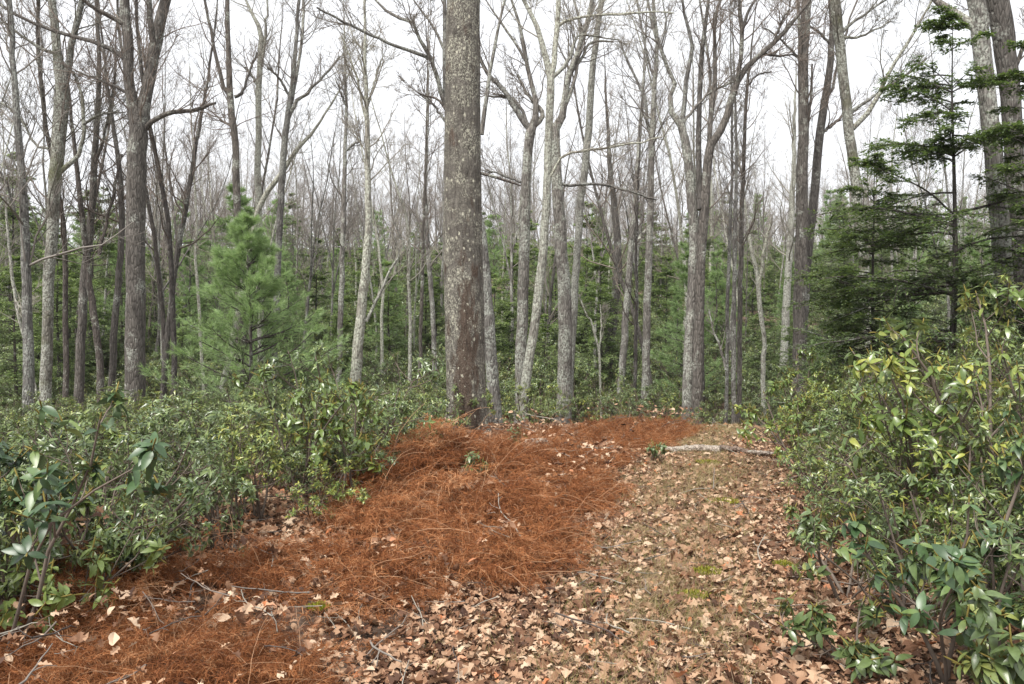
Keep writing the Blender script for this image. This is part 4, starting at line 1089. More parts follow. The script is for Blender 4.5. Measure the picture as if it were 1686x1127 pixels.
def joined(pair, name):
    me = bpy.data.meshes.new(name)
    import bmesh
    bm = bmesh.new(); bm.from_mesh(pair[0]); n0 = len(bm.faces); bm.from_mesh(pair[1]); bm.faces.ensure_lookup_table()
    for f in bm.faces[n0:]: f.material_index = 1
    bm.to_mesh(me); bm.free()
    me.materials.append(pair[0].materials[0]); me.materials.append(pair[1].materials[0])
    return me
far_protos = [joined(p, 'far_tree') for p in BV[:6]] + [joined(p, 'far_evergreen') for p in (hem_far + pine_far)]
fp = bg_positions(800, 62, 160, 0.7, 9, 0.80)
fp = np.array(fp)
g = np.random.default_rng(15)
ev = fbm(fp[:, 0] * 0.06, fp[:, 1] * 0.05, 4.0, 2) > 0.22
idx = np.where(ev, g.integers(6, 10, len(fp)), g.integers(0, 6, len(fp)))
tag(scatter('distant_forest', far_protos, np.stack([fp[:, 0], fp[:, 1], terrain(fp[:, 0], fp[:, 1])], 1),
            np.stack([0*ev, 0*ev, g.uniform(0, 6.28, len(fp))], 1), np.where(ev, g.uniform(0.6, 1.1, len(fp)), g.uniform(0.7, 1.0, len(fp))), idx),
    'grey mass of leafless forest with some evergreens on the distant ridge', 'forest', None, 'stuff')

# ================================================================== SHRUBS
LV = [shrub_meshes(200 + k, 1.0, 1.15, 8, 8, 4, 0.060, 8, M_LAUREL if k < 4 else M_LAUREL_Y) for k in range(7)]
RV = [shrub_meshes(230 + k, 1.6, 1.9, 11, 10, 5, 0.068, 7, M_LAUREL_Y if k % 2 else M_LAUREL) for k in range(4)]
protoS = {}
def place_shrub(key, pair, x, y, rz, s, lab, grp, name='laurel_shrub'):
    loc = (x, y, T1(x, y) - 0.02)
    if key not in protoS:
        protoS[key] = shrub(name, pair, loc, rz, s, lab, grp)
    else:
        copy_thing(protoS[key], loc, rz, s, lab, grp)
g = np.random.default_rng(31)
# left thicket
n = 0
def tone(v): return 'yellow-green' if v >= 4 else 'dark green'
def left_label(px, y, v):
    where = ('at the left edge of the thicket' if px < 170 else 'before the thick split tree' if px < 330 else 'below the young pine' if px < 520 else 'left of the big trunk')
    return 'low %s laurel %s, %s row' % (tone(v), where, 'front' if y < 6 else 'middle' if y < 9.5 else 'back')
def right_label(px, y, tall, t):
    where = 'at the right edge' if px > 1560 else 'before the hemlocks' if px > 1400 else 'along the path edge'
    return '%s %s laurel on the right %s, %s' % ('tall' if tall else 'low', t, where, 'near' if y < 6.5 else 'farther back')
def hollow_label(px, v):
    where = ('left of the young pine' if px < 340 else 'between young pine and big trunk' if px < 740 else 'right of the big trunk' if px < 960 else
             'before the twin-stemmed tree' if px < 1130 else 'beyond the path end')
    return '%s laurel in the hollow behind the fern bank, %s' % (tone(v), where)
def plural(lab): return lab.replace('laurel ', 'laurels ', 1)
LEFT_LAB = 'low glossy laurel shrub in the dense thicket left of the rusty ferns'
for k in range(4000):
    y = 3.7 + 10.8 * g.random() ** 1.6; x = g.uniform(-0.70 * y - 0.4, 0)
    px, py = w2px(x, y, T1(x, y))
    edge = np.interp(y, [3.0, 4.2, 5.2, 5.6, 6.2, 7.5, 9.0, 10.0, 12, 15.5], [-2.3, -2.05, -1.75, -1.4, -1.05, -0.9, -0.95, -0.85, -0.5, -0.2])
    if x > edge: continue
    if any((x - a) ** 2 + (y - b) ** 2 < 0.40 ** 2 for a, b in protoS.get('_left', [])): continue
    protoS.setdefault('_left', []).append((x, y))
    v = int(g.integers(0, 7)) if g.random() < 0.8 else int(g.integers(0, 4))
    s = float(g.choice([g.uniform(0.55, 0.8), g.uniform(0.75, 1.05), g.uniform(1.05, 1.3)], p=[0.35, 0.47, 0.18])) * (0.85 if y < 5.5 else 1.0 if y < 8 else 0.78)
    place_shrub(('L', v), LV[v], x, y, g.uniform(0, 6.28), (s, s, s * g.uniform(0.75, 1.12)), left_label(px, y, v), plural(left_label(px, y, v)))
    n += 1
    if n >= 160: break
# right thicket
n = 0
for k in range(900):
    y = g.uniform(4.0, 12.5); s0 = g.uniform(1.25, 6.0); x = float(path_x(y)) + s0
    if x / y > 0.80: continue
    if any((x - a) ** 2 + (y - b) ** 2 < 0.52 ** 2 for a, b in protoS.get('_right', [])): continue
    protoS.setdefault('_right', []).append((x, y))
    big = s0 > 2.0 and g.random() < 0.75
    if big:
        v = int(g.integers(0, 4)); s = float(np.interp(s0, [1.8, 3.0, 5], [0.6, 0.92, 1.15])) * g.uniform(0.85, 1.1)
        place_shrub(('R', v), RV[v], x, y, g.uniform(0, 6.28), s, (lab := right_label(w2px(x, y, 0)[0], y, True, 'yellow-green' if v % 2 else 'dark green')), plural(lab))
    else:
        v = int(g.integers(0, 7)); s = float(g.uniform(0.75, 1.1))
        place_shrub(('L', v), LV[v], x, y, g.uniform(0, 6.28), s, (lab := right_label(w2px(x, y, 0)[0], y, False, tone(v))), plural(lab))
    n += 1
    if n >= 70: break
# behind the bank and beyond the path end
n = 0
for k in range(900):
    y = g.uniform(13.0, 24.0); x = g.uniform(-0.5 * y, 0.62 * y)
    if abs(x - path_x(y)) < 1.1 and y < 15.0: continue
    if any((x - a) ** 2 + (y - b) ** 2 < 0.8 ** 2 for a, b in protoS.get('_mid', [])): continue
    if any((x - (tx[0][0] - CX) / F * ty) ** 2 + (y - ty) ** 2 < 0.25 for _, ty, _, tx, _, _ in TREES): continue
    protoS.setdefault('_mid', []).append((x, y))
    v = int(g.integers(0, 7)); s = float(g.uniform(0.85, 1.35)) * (0.75 if y < 16 else 1)
    place_shrub(('L', v), LV[v], x, y, g.uniform(0, 6.28), s, (lab := hollow_label(w2px(x, y, 0)[0], v)), plural(lab))
    n += 1
    if n >= 75: break
# hillside undergrowth: one mass
g = np.random.default_rng(51)
m = 5200
yy = np.sqrt(g.uniform(22**2, 115**2, m * 2)); xx = g.uniform(-0.76, 0.76, m * 2) * yy
keep = fbm(xx * 0.08, yy * 0.08, 2.0, 3) > -0.22 - 0.25 * (yy < 34)
xx, yy = xx[keep][:m], yy[keep][:m]
und = [joined(p, 'undergrowth') for p in LV[:4]]
tag(scatter('undergrowth', und, np.stack([xx, yy, terrain(xx, yy)], 1), np.stack([0*xx, 0*xx, g.uniform(0, 6.28, len(xx))], 1),
            g.uniform(1.1, 2.1, len(xx)) * (0.75 + yy / 90), g.integers(0, 4, len(xx))), 'dark green evergreen undergrowth covering the slope under the trees', 'undergrowth', None, 'stuff')

# ------------------------------------------------------------------ near shrubs with single leaves
LEAF_MESHES = []
for k, (w, dr, fo) in enumerate([(0.40, 0.30, 0.10), (0.36, 0.45, 0.06), (0.44, 0.18, 0.14)]):
    for mname, mm in (('rhododendron_leaf', M_RHODO), ('laurel_leaf', M_LAUREL), ('laurel_leaf', M_LAUREL_Y)):
        b = MB(); v, q, t = leaf_local(4, w, dr, fo); b.add(v, q, t); LEAF_MESHES.append(b.mesh(mname, mm))
def near_shrub(name, label, px, Y, H, W, seed, leaf, kind, stems=5, l1=6, l2=3, n=6, lean=(0, 0), maxl=290, yellow=0, dz=0.0):
    rng = np.random.default_rng(seed)
    x = (px - CX) / F * Y
    base = np.array([x, Y, T1(x, Y) + dz])
    root = tag(empty(name, base), label, 'shrub')
    sk, tips, dirs = shrub_skeleton(rng, H, W, stems, l1, l2, lean)
    mb = MB(); tubes(mb, sk[0], sk[1], 8); tubes(mb, sk[2], sk[3], 6); tubes(mb, sk[4], sk[5], 5)
    link('stem', mb.mesh('stem', M_STEM), root)
    keep = tips[:, 2] > 0.1
    tips, dirs = tips[keep], dirs[keep]
    order = np.argsort(-(tips[:, 2] - 0.4 * tips[:, 1]))
    tips, dirs = tips[order], dirs[order]
    bud = MB(); sh = np.stack([tips - nrm(dirs) * 0.05, tips + nrm(dirs) * 0.02, tips + nrm(dirs) * 0.035], 1)
    tubes(bud, sh, np.tile([0.0025, 0.004, 0.001], (len(tips), 1)), 5)
    bo = link('shoot', bud.mesh('shoot', M_GSTEM), root); bo['kind'] = 'stuff'
    b, a, nm, _ = whorls(rng, tips, dirs, n, -0.75, 0.35)
    s = nrm(np.cross(nm, a)); nn = np.cross(a, s)
    L = 0.78 * leaf * rng.uniform(0.55, 1.2, len(b))
    m1 = min(len(b), maxl)
    for i in range(m1):
        me = LEAF_MESHES[int(rng.integers(0, 3)) * 3 + kind]
        o = link('leaf', me, root)
        M = Matrix(((a[i][0], s[i][0], nn[i][0], b[i][0]), (a[i][1], s[i][1], nn[i][1], b[i][1]), (a[i][2], s[i][2], nn[i][2], b[i][2]), (0, 0, 0, 1)))
        o.matrix_local = M @ Matrix.Scale(float(L[i]), 4)
    if len(b) > m1:
        fo = MB(); put_leaves(fo, b[m1:], a[m1:], nm[m1:], L[m1:], LEAF_HI)
        f = link('foliage', fo.mesh('foliage', [M_RHODO, M_LAUREL, M_LAUREL_Y][kind]), root); f['kind'] = 'stuff'
    return root
near_shrub('rhododendron_shrub', 'near rhododendron with large blue-green drooping leaves at the left edge', 5, 3.4, 1.36, 0.95, 301, 0.105, 0, 6, 5, 3, 6)
near_shrub('rhododendron_shrub', 'low big-leaved rhododendron under the tall one at the left edge', 60, 3.8, 0.85, 1.0, 302, 0.09, 0, 8, 5, 3, 6)
near_shrub('laurel_shrub', 'small-leaved laurel at the left edge below the near rhododendron, closest to the ferns', 120, 4.2, 0.7, 1.0, 318, 0.085, 1, 8, 6, 3, 6)
near_shrub('laurel_sapling', 'spindly yellow-green laurel sapling standing above the left thicket', 500, 6.2, 1.3, 0.75, 303, 0.10, 2, 4, 5, 3, 6)
near_shrub('laurel_sapling', 'leaning dark-stemmed laurel at the border of thicket and rusty ferns', 560, 6.0, 1.0, 1.0, 304, 0.095, 2, 4, 5, 3, 6, lean=(0.35, 0))
near_shrub('laurel_shrub', 'laurel at the thicket corner closest to the big trunk', 650, 8.2, 0.7, 0.75, 305, 0.085, 2, 4, 6, 3, 6)
near_shrub('rhododendron_shrub', 'near rhododendron with big hanging leaves at the right edge', 1690, 3.4, 1.3, 0.95, 306, 0.10, 0, 5, 5, 2, 7)
near_shrub('rhododendron_shrub', 'near broad-leaved shrub leaning toward the path in the lower right', 1560, 3.5, 0.95, 0.8, 307, 0.11, 0, 4, 4, 2, 6)
near_shrub('laurel_shrub', 'small low laurel sprawling at the right edge of the path in front', 1420, 3.75, 0.42, 0.6, 308, 0.095, 1, 5, 4, 2, 6)
near_shrub('laurel_shrub', 'bright little laurel beside the path in front of the tall thicket', 1400, 4.6, 0.75, 0.75, 309, 0.09, 1, 6, 5, 3, 6)
near_shrub('laurel_shrub', 'laurel bush filling the lower right corner', 1650, 3.3, 0.62, 0.9, 310, 0.105, 1, 6, 6, 3, 6)
near_shrub('rhododendron_shrub', 'tall gnarled rhododendron at the right edge with yellow-green top leaves', 1650, 5.0, 2.2, 1.5, 311, 0.105, 2, 6, 6, 3, 6)
near_shrub('rhododendron_shrub', 'yellow-topped rhododendron left of the tall gnarled one on the right', 1560, 5.2, 1.65, 1.2, 312, 0.12, 2, 5, 6, 3, 6)
near_shrub('laurel_shrub', 'yellow-green laurel overhanging the far right bend of the path', 1330, 8.5, 1.0, 1.0, 313, 0.095, 2, 6, 6, 3, 6)
near_shrub('laurel_sapling', 'thin yellowish laurel sapling before the tall straight brown trunk', 1308, 12.0, 1.35, 0.45, 314, 0.11, 2, 3, 4, 2, 6)
near_shrub('laurel_seedling', 'grey-green laurel seedling poking through the rusty ferns behind the white log', 855, 9.6, 0.4, 0.4, 315, 0.075, 1, 4, 4, 2, 5)
near_shrub('laurel_seedling', 'pale laurel seedling in the middle of the rusty ferns', 735, 6.6, 0.36, 0.35, 316, 0.08, 1, 3, 3, 2, 5, dz=0.08)
near_shrub('laurel_seedling', 'small green seedling at the left margin of the path near the log', 1068, 9.6, 0.25, 0.3, 317, 0.08, 1, 3, 3, 2, 5)

# ================================================================== DEAD RUSTY FERNS
def fern_mesh(seed, fronds=26, R=0.34):
    rng = np.random.default_rng(seed); mb = MB()
    a = rng.uniform(0, 2*np.pi, fronds)
    st = np.stack([rng.normal(0, 0.08, fronds), rng.normal(0, 0.08, fronds), rng.uniform(0, 0.05, fronds)], 1)
    d = np.stack([np.cos(a), np.sin(a), rng.uniform(0.3, 1.5, fronds)], 1)
    L = rng.uniform(0.5, 1.15, fronds) * R * 1.5
    K = 10
    p = st.copy(); dd = nrm(d); out = [p.copy()]
    for k in range(K - 1):
        dd = nrm(dd + rng.normal(0, 0.16, (fronds, 3)) + np.array([0, 0, -0.26]))
        p = p + dd * (L / (K - 1))[:, None]
        p[:, 2] = np.maximum(p[:, 2], 0.01 + 0.04 * rng.random(fronds)); out.append(p.copy())
    P = np.stack(out, 1)
    tubes(mb, P, np.full((fronds, K), 0.0013) * np.linspace(1.2, 0.5, K)[None], 3)
    # a few long bleached stalks
    ns = 2; sa = rng.uniform(0, 2*np.pi, ns)
    S = grow(rng, rng.normal(0, 0.08, (ns, 3)) * np.array([1, 1, 0]), np.stack([np.cos(sa), np.sin(sa), rng.uniform(0.5, 1.6, ns)], 1), rng.uniform(0.35, 0.75, ns), 10, 0.09, -0.17)
    S[:, :, 2] = np.maximum(S[:, :, 2], 0.01)
    tubes(mb, S, np.full((ns, 10), 0.0021) * np.linspace(1, 0.5, 10)[None], 3, mat=1)
    # limp pinnae
    per = 60
    idx = np.repeat(np.arange(fronds), per); f = rng.uniform(0.15, 1, len(idx)) * (K - 1); k = np.minimum(f.astype(int), K - 2); al = (f - k)[:, None]
    b = P[idx, k] * (1 - al) + P[idx, k+1] * al; tn = nrm(P[idx, k+1] - P[idx, k])
    sd = nrm(rng.normal(0, 1, (len(idx), 3)) * np.array([1, 1, 0.6]))
    ax = nrm(tn * 0.5 + sd); ln = rng.uniform(0.025, 0.085, len(idx))[:, None]
    w = nrm(np.cross(ax, rng.normal(0, 1, (len(idx), 3)))) * rng.uniform(0.0007, 0.0018, len(idx))[:, None]
    mid = b + ax * ln * 0.55 + rng.normal(0, 0.006, (len(idx), 3)); end = b + ax * ln + np.array([0, 0, -0.3]) * ln + rng.normal(0, 0.008, (len(idx), 3))
    v = np.stack([b - w, b + w, mid + w, mid - w, end], 1)
    o = np.arange(len(idx))[:, None] * 5
    mb.add(v, o + np.array([[0, 1, 2, 3]]), o + np.array([[3, 2, 4]]))
    return mb.mesh('fern_clump', [M_RUST, M_STRAW], smooth=False)
def in_poly(px, py, poly):
    inside = np.zeros(len(px), bool); j = len(poly) - 1
    for i in range(len(poly)):
        xi, yi = poly[i]; xj, yj = poly[j]
        c = ((yi > py) != (yj > py)) & (px < (xj - xi) * (py - yi) / (yj - yi + 1e-9) + xi)
        inside ^= c; j = i
    return inside
# outline of the fern bank on the ground, given by its corners as seen on the ground plane
FERN_PX = [(-160, 1050), (20, 1030), (150, 985), (330, 960), (520, 905), (560, 860), (620, 800), (680, 765), (760, 735), (860, 725), (960, 712), (1110, 706), (1160, 716),
           (1110, 730), (1030, 752), (1010, 800), (930, 860), (870, 945), (700, 985), (600, 1040), (560, 1180), (400, 1300), (-300, 1300)]
FERN = []
for (px, py) in FERN_PX:
    x, y, z = ground_at(px, py); FERN.append((x, y))
g = np.random.default_rng(61)
m = 36000
X = g.uniform(-5.5, 4.5, m); Y = g.uniform(1.6, 14.0, m)
ok = in_poly(X + 0.18 * fbm(X * 1.4, Y * 1.4, 1.0, 2), Y + 0.18 * fbm(X * 1.4, Y * 1.4, 5.0, 2), FERN)
mound = 0.5 + 0.6 * fbm(X * 1.5, Y * 1.25, 8.0, 3)
hole = fbm(X * 2.3, Y * 2.0, 18.0, 2)
front = sstep(5.2, 3.4, Y)
ok &= g.random(m) < np.clip(0.07 + 0.13 * sstep(7.2, 6.0, Y) + 1.45 * (mound - 0.42) + 0.5 * hole + 0.14 * front + 0.12 * sstep(9.0, 10.5, Y), 0.05, 0.7)
X, Y, mound = X[ok], Y[ok], mound[ok]
print('fern clumps', len(X))
X, Y, mound = X[:7000], Y[:7000], mound[:7000]
Z = terrain(X, Y) + np.clip(mound - 0.35, 0, 0.6) * g.uniform(0.05, 1.0, len(X)) * 1.25 * sstep(-0.75, -1.75, X - path_x(Y)) * (1 - 0.55 * sstep(5.6, 4.0, Y)) * (1 - 0.85 * sstep(6.2, 8.6, Y)) - 0.03
tag(scatter('dead_ferns', [fern_mesh(400 + k) for k in range(6)], np.stack([X, Y, Z], 1),
            np.stack([g.normal(0, 0.25, len(X)), g.normal(0, 0.25, len(X)), g.uniform(0, 6.28, len(X))], 1), g.uniform(0.55, 1.15, len(X)) * (1 - 0.32 * sstep(5.5, 3.6, Y)) * (1 - 0.2 * sstep(7.5, 9.5, Y)), g.integers(0, 6, len(X))),
    'tangled mass of rust-brown collapsed dead ferns on the bank left of the path', 'dead ferns', None, 'stuff')

# ================================================================== LEAF LITTER
def litter_mesh(seed):
    """a dry curled leaf, some of them lobed, of unit length"""
    rng = np.random.default_rng(seed); mb = MB()
    n = 7; t = np.linspace(0, 1, n)
    w = np.sin(np.pi * np.clip(t * 0.96 + 0.02, 0, 1)) ** 0.7 * rng.uniform(0.26, 0.36)
    if seed % 3 != 0:
        w = w * (1 + 0.45 * np.where(np.arange(n) % 2 == 0, -1, 1))
    bend = rng.uniform(-0.4, 0.7); curl = rng.uniform(-0.4, 1.3); tw = rng.normal(0, 0.4)
    rows = []
    for k in range(n):
        z = bend * math.sin(math.pi * t[k]) * 0.5
        a = tw * (t[k] - 0.5)
        for sgn in (-1, 0, 1):
            y = sgn * w[k] * (1 + rng.normal(0, 0.08)); zz = z + abs(sgn) * curl * w[k] * rng.uniform(0.4, 0.9)
            rows.append((t[k] - 0.5, y * math.cos(a) - zz * math.sin(a) * 0.5, zz + y * math.sin(a)))
    q = []
    for k in range(n - 1):
        a = 3 * k; q += [(a, a+1, a+4, a+3), (a+1, a+2, a+5, a+4)]
    mb.add(np.array(rows), q)
    return mb.mesh('fallen_leaf', M_LITTER, smooth=False)
LIT = [litter_mesh(500 + k) for k in range(9)]
g = np.random.default_rng(71)
m = 150000
Y = 1.6 + 13.0 * g.random(m) ** 1.25; X = g.uniform(-0.75, 0.75, m) * Y + g.uniform(-0.6, 0.6, m)
s = X - path_x(Y)
grassy = np.exp(-((s + 0.05) / 0.32) ** 2) * sstep(2.5, 5.0, Y)
pr = np.where(np.abs(s) < 1.25, 0.95 - 0.42 * grassy * (0.6 + 0.8 * fbm(X * 1.1, Y * 1.1, 2.0, 2)), np.where((s < 0) & (s > -4), 0.6 - 0.25 * sstep(5.5, 4.0, Y), 0.4))
pr = pr + 0.35 * fbm(X * 1.7, Y * 1.7, 4.0, 2)
k = g.random(m) < pr
X, Y, s = X[k], Y[k], s[k]
infern = in_poly(X, Y, FERN)
md = 0.5 + 0.6 * fbm(X * 1.5, Y * 1.25, 8.0, 3)
Z = terrain(X, Y) + 0.012 + 0.03 * g.random(len(X)) + np.where(infern & (g.random(len(X)) < 0.16), np.clip(md - 0.35, 0, 0.6) * 1.0 + 0.03, 0)
size = np.clip(g.lognormal(-3.2, 0.42, len(X)), 0.016, 0.088) * (1 - 0.3 * sstep(4.2, 2.4, Y))
rot = np.stack([g.normal(0, 0.45, len(X)), g.normal(0, 0.45, len(X)), g.uniform(0, 6.28, len(X))], 1)
pick = g.integers(0, 9, len(X))
on = (np.abs(s) < 1.15) & (Y > 3.2)
near = np.argsort(np.where(on, Y - 8 * size, 1e9))[:300]
for i in near:
    o = link('fallen_leaf', LIT[pick[i]], PATH)
    o.location = (X[i], Y[i], Z[i] + 0.02); o.rotation_euler = rot[i]; o.scale = (size[i] * 1.15,) * 3
rest = np.setdiff1d(np.arange(len(X)), near)
pathy = rest[np.abs(s[rest]) < 1.25]; other = rest[np.abs(s[rest]) >= 1.25]
P3 = np.stack([X, Y, Z], 1)
o = scatter('leaf_litter', LIT, P3[pathy], rot[pathy], size[pathy], pick[pathy], PATH); o['kind'] = 'stuff'
tag(scatter('leaf_litter', LIT, P3[other], rot[other], size[other], pick[other]), 'brown fallen leaves lying under the ferns and shrubs beside the path', 'leaves', None, 'stuff')

# ------------------------------------------------------------------ small dead twigs among the leaves
def twig_mesh(seed, mat):
    rng = np.random.default_rng(seed); mb = MB()
    P = grow(rng, np.array([[-0.5, 0, 0.0]]), np.array([[1.0, 0, 0.05]]), np.array([1.0]), 7, 0.14, 0.0)
    R_ = np.linspace(0.012, 0.006, 7)[None]; tubes(mb, P, R_, 5)
    p, d, ln, r, _ = spawn(rng, P, R_, 2, 0.3, 0.9, 0.7, 0.4, 0.1)
    d[:, 2] = np.abs(d[:, 2]) * 0.4
    tubes(mb, grow(rng, p, d, ln, 4, 0.15, 0.0), taper(r, 4, 0.5), 4)
    return mb.mesh('dead_twig', mat)
g = np.random.default_rng(91); m = 900
Y = 2.0 + 11 * g.random(m) ** 1.3; X = g.uniform(-0.7, 0.7, m) * Y
mdt = 0.5 + 0.6 * fbm(X * 1.5, Y * 1.25, 8.0, 3)
Z = terrain(X, Y) + 0.035 + np.where(in_poly(X, Y, FERN), np.clip(mdt - 0.35, 0, 0.6) * 0.9, 0)
tag(scatter('dead_twigs', [twig_mesh(700 + k, TW[['pale', 'grey', 'dark', 'brown', 'pale'][k]]) for k in range(5)], np.stack([X, Y, Z], 1),
            np.stack([g.normal(0, 0.2, m), g.normal(0, 0.2, m), g.uniform(0, 6.28, m)], 1), np.clip(g.lognormal(-1.7, 0.5, m), 0.06, 0.5), g.integers(0, 5, m)),
    'small dead twigs strewn among the fallen leaves and ferns', 'twigs', None, 'stuff')

# ------------------------------------------------------------------ thin grass on the path
def grass_mesh(seed, n=16, h=0.10):
    rng = np.random.default_rng(seed); mb = MB()
    b = np.stack([rng.normal(0, 0.035, n), rng.normal(0, 0.035, n), np.zeros(n)], 1)
    d = np.stack([rng.normal(0, 0.5, n), rng.normal(0, 0.5, n), np.ones(n)], 1)
    L = h * rng.uniform(0.5, 1.3, n)
    P = grow(rng, b, d, L, 5, 0.12, -0.18)
    w = nrm(np.cross(P[:, -1] - P[:, 0], rng.normal(0, 1, (n, 3)))) * 0.0014
    ww = np.linspace(1, 0.15, 5)[None, :, None] * w[:, None, :]
    v = np.stack([P - ww, P + ww], 2).reshape(n, 10, 3)
    o = np.arange(n)[:, None, None] * 10
    q = np.array([[2*k, 2*k+1, 2*k+3, 2*k+2] for k in range(4)])[None]
    mb.add(v, (q + o))
    return mb.mesh('grass_tuft', M_GRASS, smooth=False)
g = np.random.default_rng(81)
m = 6500
Y = 2.0 + 11.0 * g.random(m); s = g.normal(-0.05, 0.42, m)
X = path_x(Y) + s
k = (np.abs(s) < 1.1) & (g.random(m) < np.clip(0.55 + 1.2 * fbm(X * 0.9, Y * 0.9, 3.0, 3), 0.05, 1))
X, Y = X[k], Y[k]
o = scatter('grass', [grass_mesh(600 + i) for i in range(5)], np.stack([X, Y, terrain(X, Y) + 0.012], 1),
            np.stack([0*X, 0*X, g.uniform(0, 6.28, len(X))], 1), g.uniform(0.4, 1.1, len(X)), g.integers(0, 5, len(X)))
tag(o, 'thin straw and green grass growing along the middle of the leafy path', 'grass', None, 'stuff')

# ------------------------------------------------------------------ moss tufts, logs, sticks
def moss_patch(px, py, w, seed, label):
    x, y, z = ground_at(px, py); rng = np.random.default_rng(seed); n = 420
    a = rng.uniform(0, 2*np.pi, n); r = np.sqrt(rng.random(n)) * (1 + 0.3 * fbm(np.cos(a) * 1.5 + seed, np.sin(a) * 1.5, 0, 2))
    b = np.stack([np.cos(a) * r * w, np.sin(a) * r * w * 0.8, 0.0 * a], 1)
    d = np.stack([rng.normal(0, 0.6, n), rng.normal(0, 0.6, n), np.ones(n)], 1)
    L = rng.uniform(0.02, 0.05, n) * (1.15 - 0.6 * r)
    t = b + nrm(d) * L[:, None]; s = nrm(np.cross(d, rng.normal(0, 1, (n, 3)))) * 0.003
    mb = MB(); mid = (b + t) / 2
    v = np.stack([b - s * 0.6, mid - s, t, mid + s], 1)
    mb.add(v, np.arange(n * 4).reshape(-1, 4))
    tag(link('moss_tuft', mb.mesh('moss_tuft', M_MOSS, smooth=False), None, (x, y, z + 0.03)), label, 'moss')
moss_patch(1165, 766, 0.16, 1, 'bright yellow-green moss tuft right in front of the fallen log')
moss_patch(1162, 950, 0.10, 2, 'yellow-green moss tuft in the middle of the path, farther of two')
moss_patch(1143, 992, 0.10, 3, 'yellow-green moss tuft in the middle of the path, nearer of two')
moss_patch(1288, 938, 0.06, 4, 'small moss tuft at the right margin of the path')
moss_patch(525, 1012, 0.06, 5, 'tiny lime moss tuft among the rusty ferns in front')
moss_patch(1190, 832, 0.15, 6, 'dull olive moss patch on the path between the log and the tufts')

M_LOG = bark('log_wood', (0.22, 0.165, 0.125), (0.52, 0.42, 0.33), lichen=(0.48, 0.42, 0.34), amt=0.5, scale=18, furrow=0.6)
M_LOG.node_tree.nodes  # horizontal wood keeps the same fine grain
_fix_bark_sat(M_LOG)
M_DLOG = _fix_bark_sat(bark('log_dark', (0.09, 0.065, 0.05), (0.28, 0.21, 0.17), amt=0.3, scale=18, furrow=0.6))
def log(name, label, cat, pts, rad, mat, seed, twigs=0, lift=0.6, sides=14):
    rng = np.random.default_rng(seed)
    W = []
    for i, (px, py) in enumerate(pts):
        x, y, z = ground_at(px, py); W.append((x, y, z))
    W = np.array(W); r = np.interp(np.linspace(0, 1, len(W)), np.linspace(0, 1, len(rad)), rad)
    W[:, 2] = terrain(W[:, 0], W[:, 1]) + r * lift + 0.015
    base = W[0].copy(); base[2] -= r[0]
    n = 22; C = resample(np.c_[W, r], n)
    C[1:-1, :3] += rng.normal(0, 0.12, (n - 2, 3)) * C[1:-1, 3:4]
    C[:, 3] *= 1 + 0.1 * rng.normal(0, 1, n)
    root = tag(empty(name, base), label, cat)
    mb = MB(); tubes(mb, C[None, :, :3] - base, C[None, :, 3], sides)
    for e, f in ((0, 0), (-1, (n - 1) * sides)):
        ring = [f + k for k in range(sides)]
        c = (C[e, :3] - base)
        mb.add(np.vstack([[c], mb.v[0][f:f+sides]]), None, [(0, 1 + k, 1 + (k + 1) % sides) for k in range(sides)])
    link('log_body' if sides > 8 else 'stick_body', mb.mesh(name, mat), root)
    if twigs:
        P = C[:, :3] - base
        p, d, ln, rr, _ = spawn(rng, P[None], C[None, :, 3], twigs, 0.2, 0.95, 0.8, 0.3, 0.06, 0.5)
        d[:, 2] = np.abs(d[:, 2]) * 0.6
        B = grow(rng, p, d, ln, 6, 0.15, 0.0)
        for i in range(twigs):
            k = MB(); tubes(k, B[i:i+1], taper(rr[i:i+1], 6, 0.3), 6); link('side_twig', k.mesh('side_twig', mat), root)
    return root
log('fallen_log', 'pale bleached log lying across the far end of the path', 'log', [(1086, 743), (1112, 748), (1150, 747), (1186, 751)], [0.024, 0.044, 0.05], M_LOG, 1, 2, 1.1)
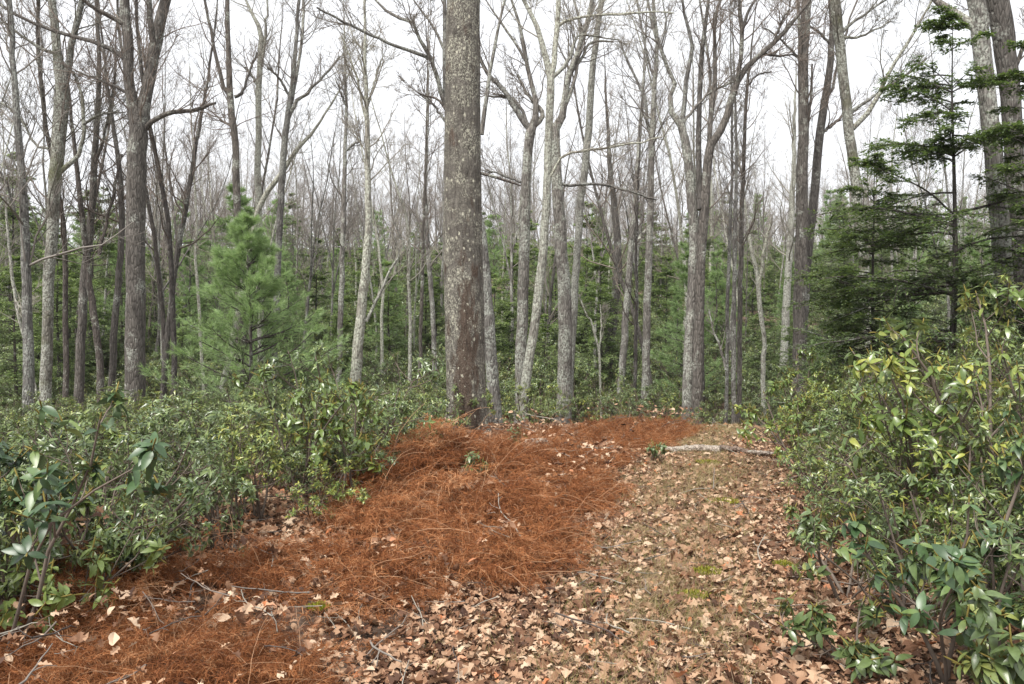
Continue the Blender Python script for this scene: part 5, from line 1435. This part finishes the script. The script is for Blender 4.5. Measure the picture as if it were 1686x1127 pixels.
log('fallen_log', 'darker thin log continuing from the pale log toward the right shrubs', 'log', [(1184, 747), (1215, 748), (1252, 755)], [0.045, 0.035, 0.022], M_DLOG, 2, 1, 1.1)
log('fallen_branch', 'short bare whitish branch at the right end of the log line', 'branch', [(1238, 753), (1262, 754), (1288, 752)], [0.03, 0.025, 0.012], M_LOG, 3, 1, 1.6)
log('broken_log', 'short broken white log end lying in the rusty ferns', 'log', [(868, 756), (890, 753), (906, 747)], [0.055, 0.06, 0.04], M_LOG, 4, lift=2.5)
log('fallen_stick', 'forked dead stick standing out of the ferns left of the path end', 'stick', [(955, 770), (985, 752), (1010, 742)], [0.012, 0.010, 0.006], M_LOG, 5, 3, 8.0, 7)
log('fallen_stick', 'long thin stick lying on the leaves at the bottom left', 'stick', [(265, 1092), (330, 1105), (385, 1126)], [0.006, 0.008, 0.006], M_LOG, 6, 1, 2.0, 7)
log('fallen_stick', 'white curved stick on the rusty ferns at the left', 'stick', [(168, 1020), (185, 1035), (203, 1048)], [0.009, 0.010, 0.005], M_LOG, 7, 1, 9.0, 7)
log('fallen_stick', 'thin grey stick lying beside the leaf litter, bottom left of centre', 'stick', [(425, 1085), (470, 1105), (500, 1125)], [0.006, 0.007, 0.004], M_LOG, 8, 2, 3.0, 7)
print('objects', len(bpy.data.objects))
# ------------------------------------------------------------------ thin air between the far trees
def haze():
    x0, x1, y0, y1, z0, z1 = -252, 252, -24, 322, -6, 45
    v = [(x, y, z) for z in (z0, z1) for y in (y0, y1) for x in (x0, x1)]
    q = [(0, 2, 3, 1), (4, 5, 7, 6), (0, 1, 5, 4), (2, 6, 7, 3), (0, 4, 6, 2), (1, 3, 7, 5)]
    n = N('haze'); p = n.n('ShaderNodeVolumePrincipled')
    p.inputs['Color'].default_value = (0.95, 0.96, 0.98, 1); p.inputs['Density'].default_value = 0.0003
    n.l(p.outputs[0], n.out.inputs['Volume'])
    mb = MB(); mb.add(v, q)
    tag(link('haze', mb.mesh('haze', n.m, smooth=False)), 'pale damp air thinning the far trees', 'haze', None, 'stuff')
haze()
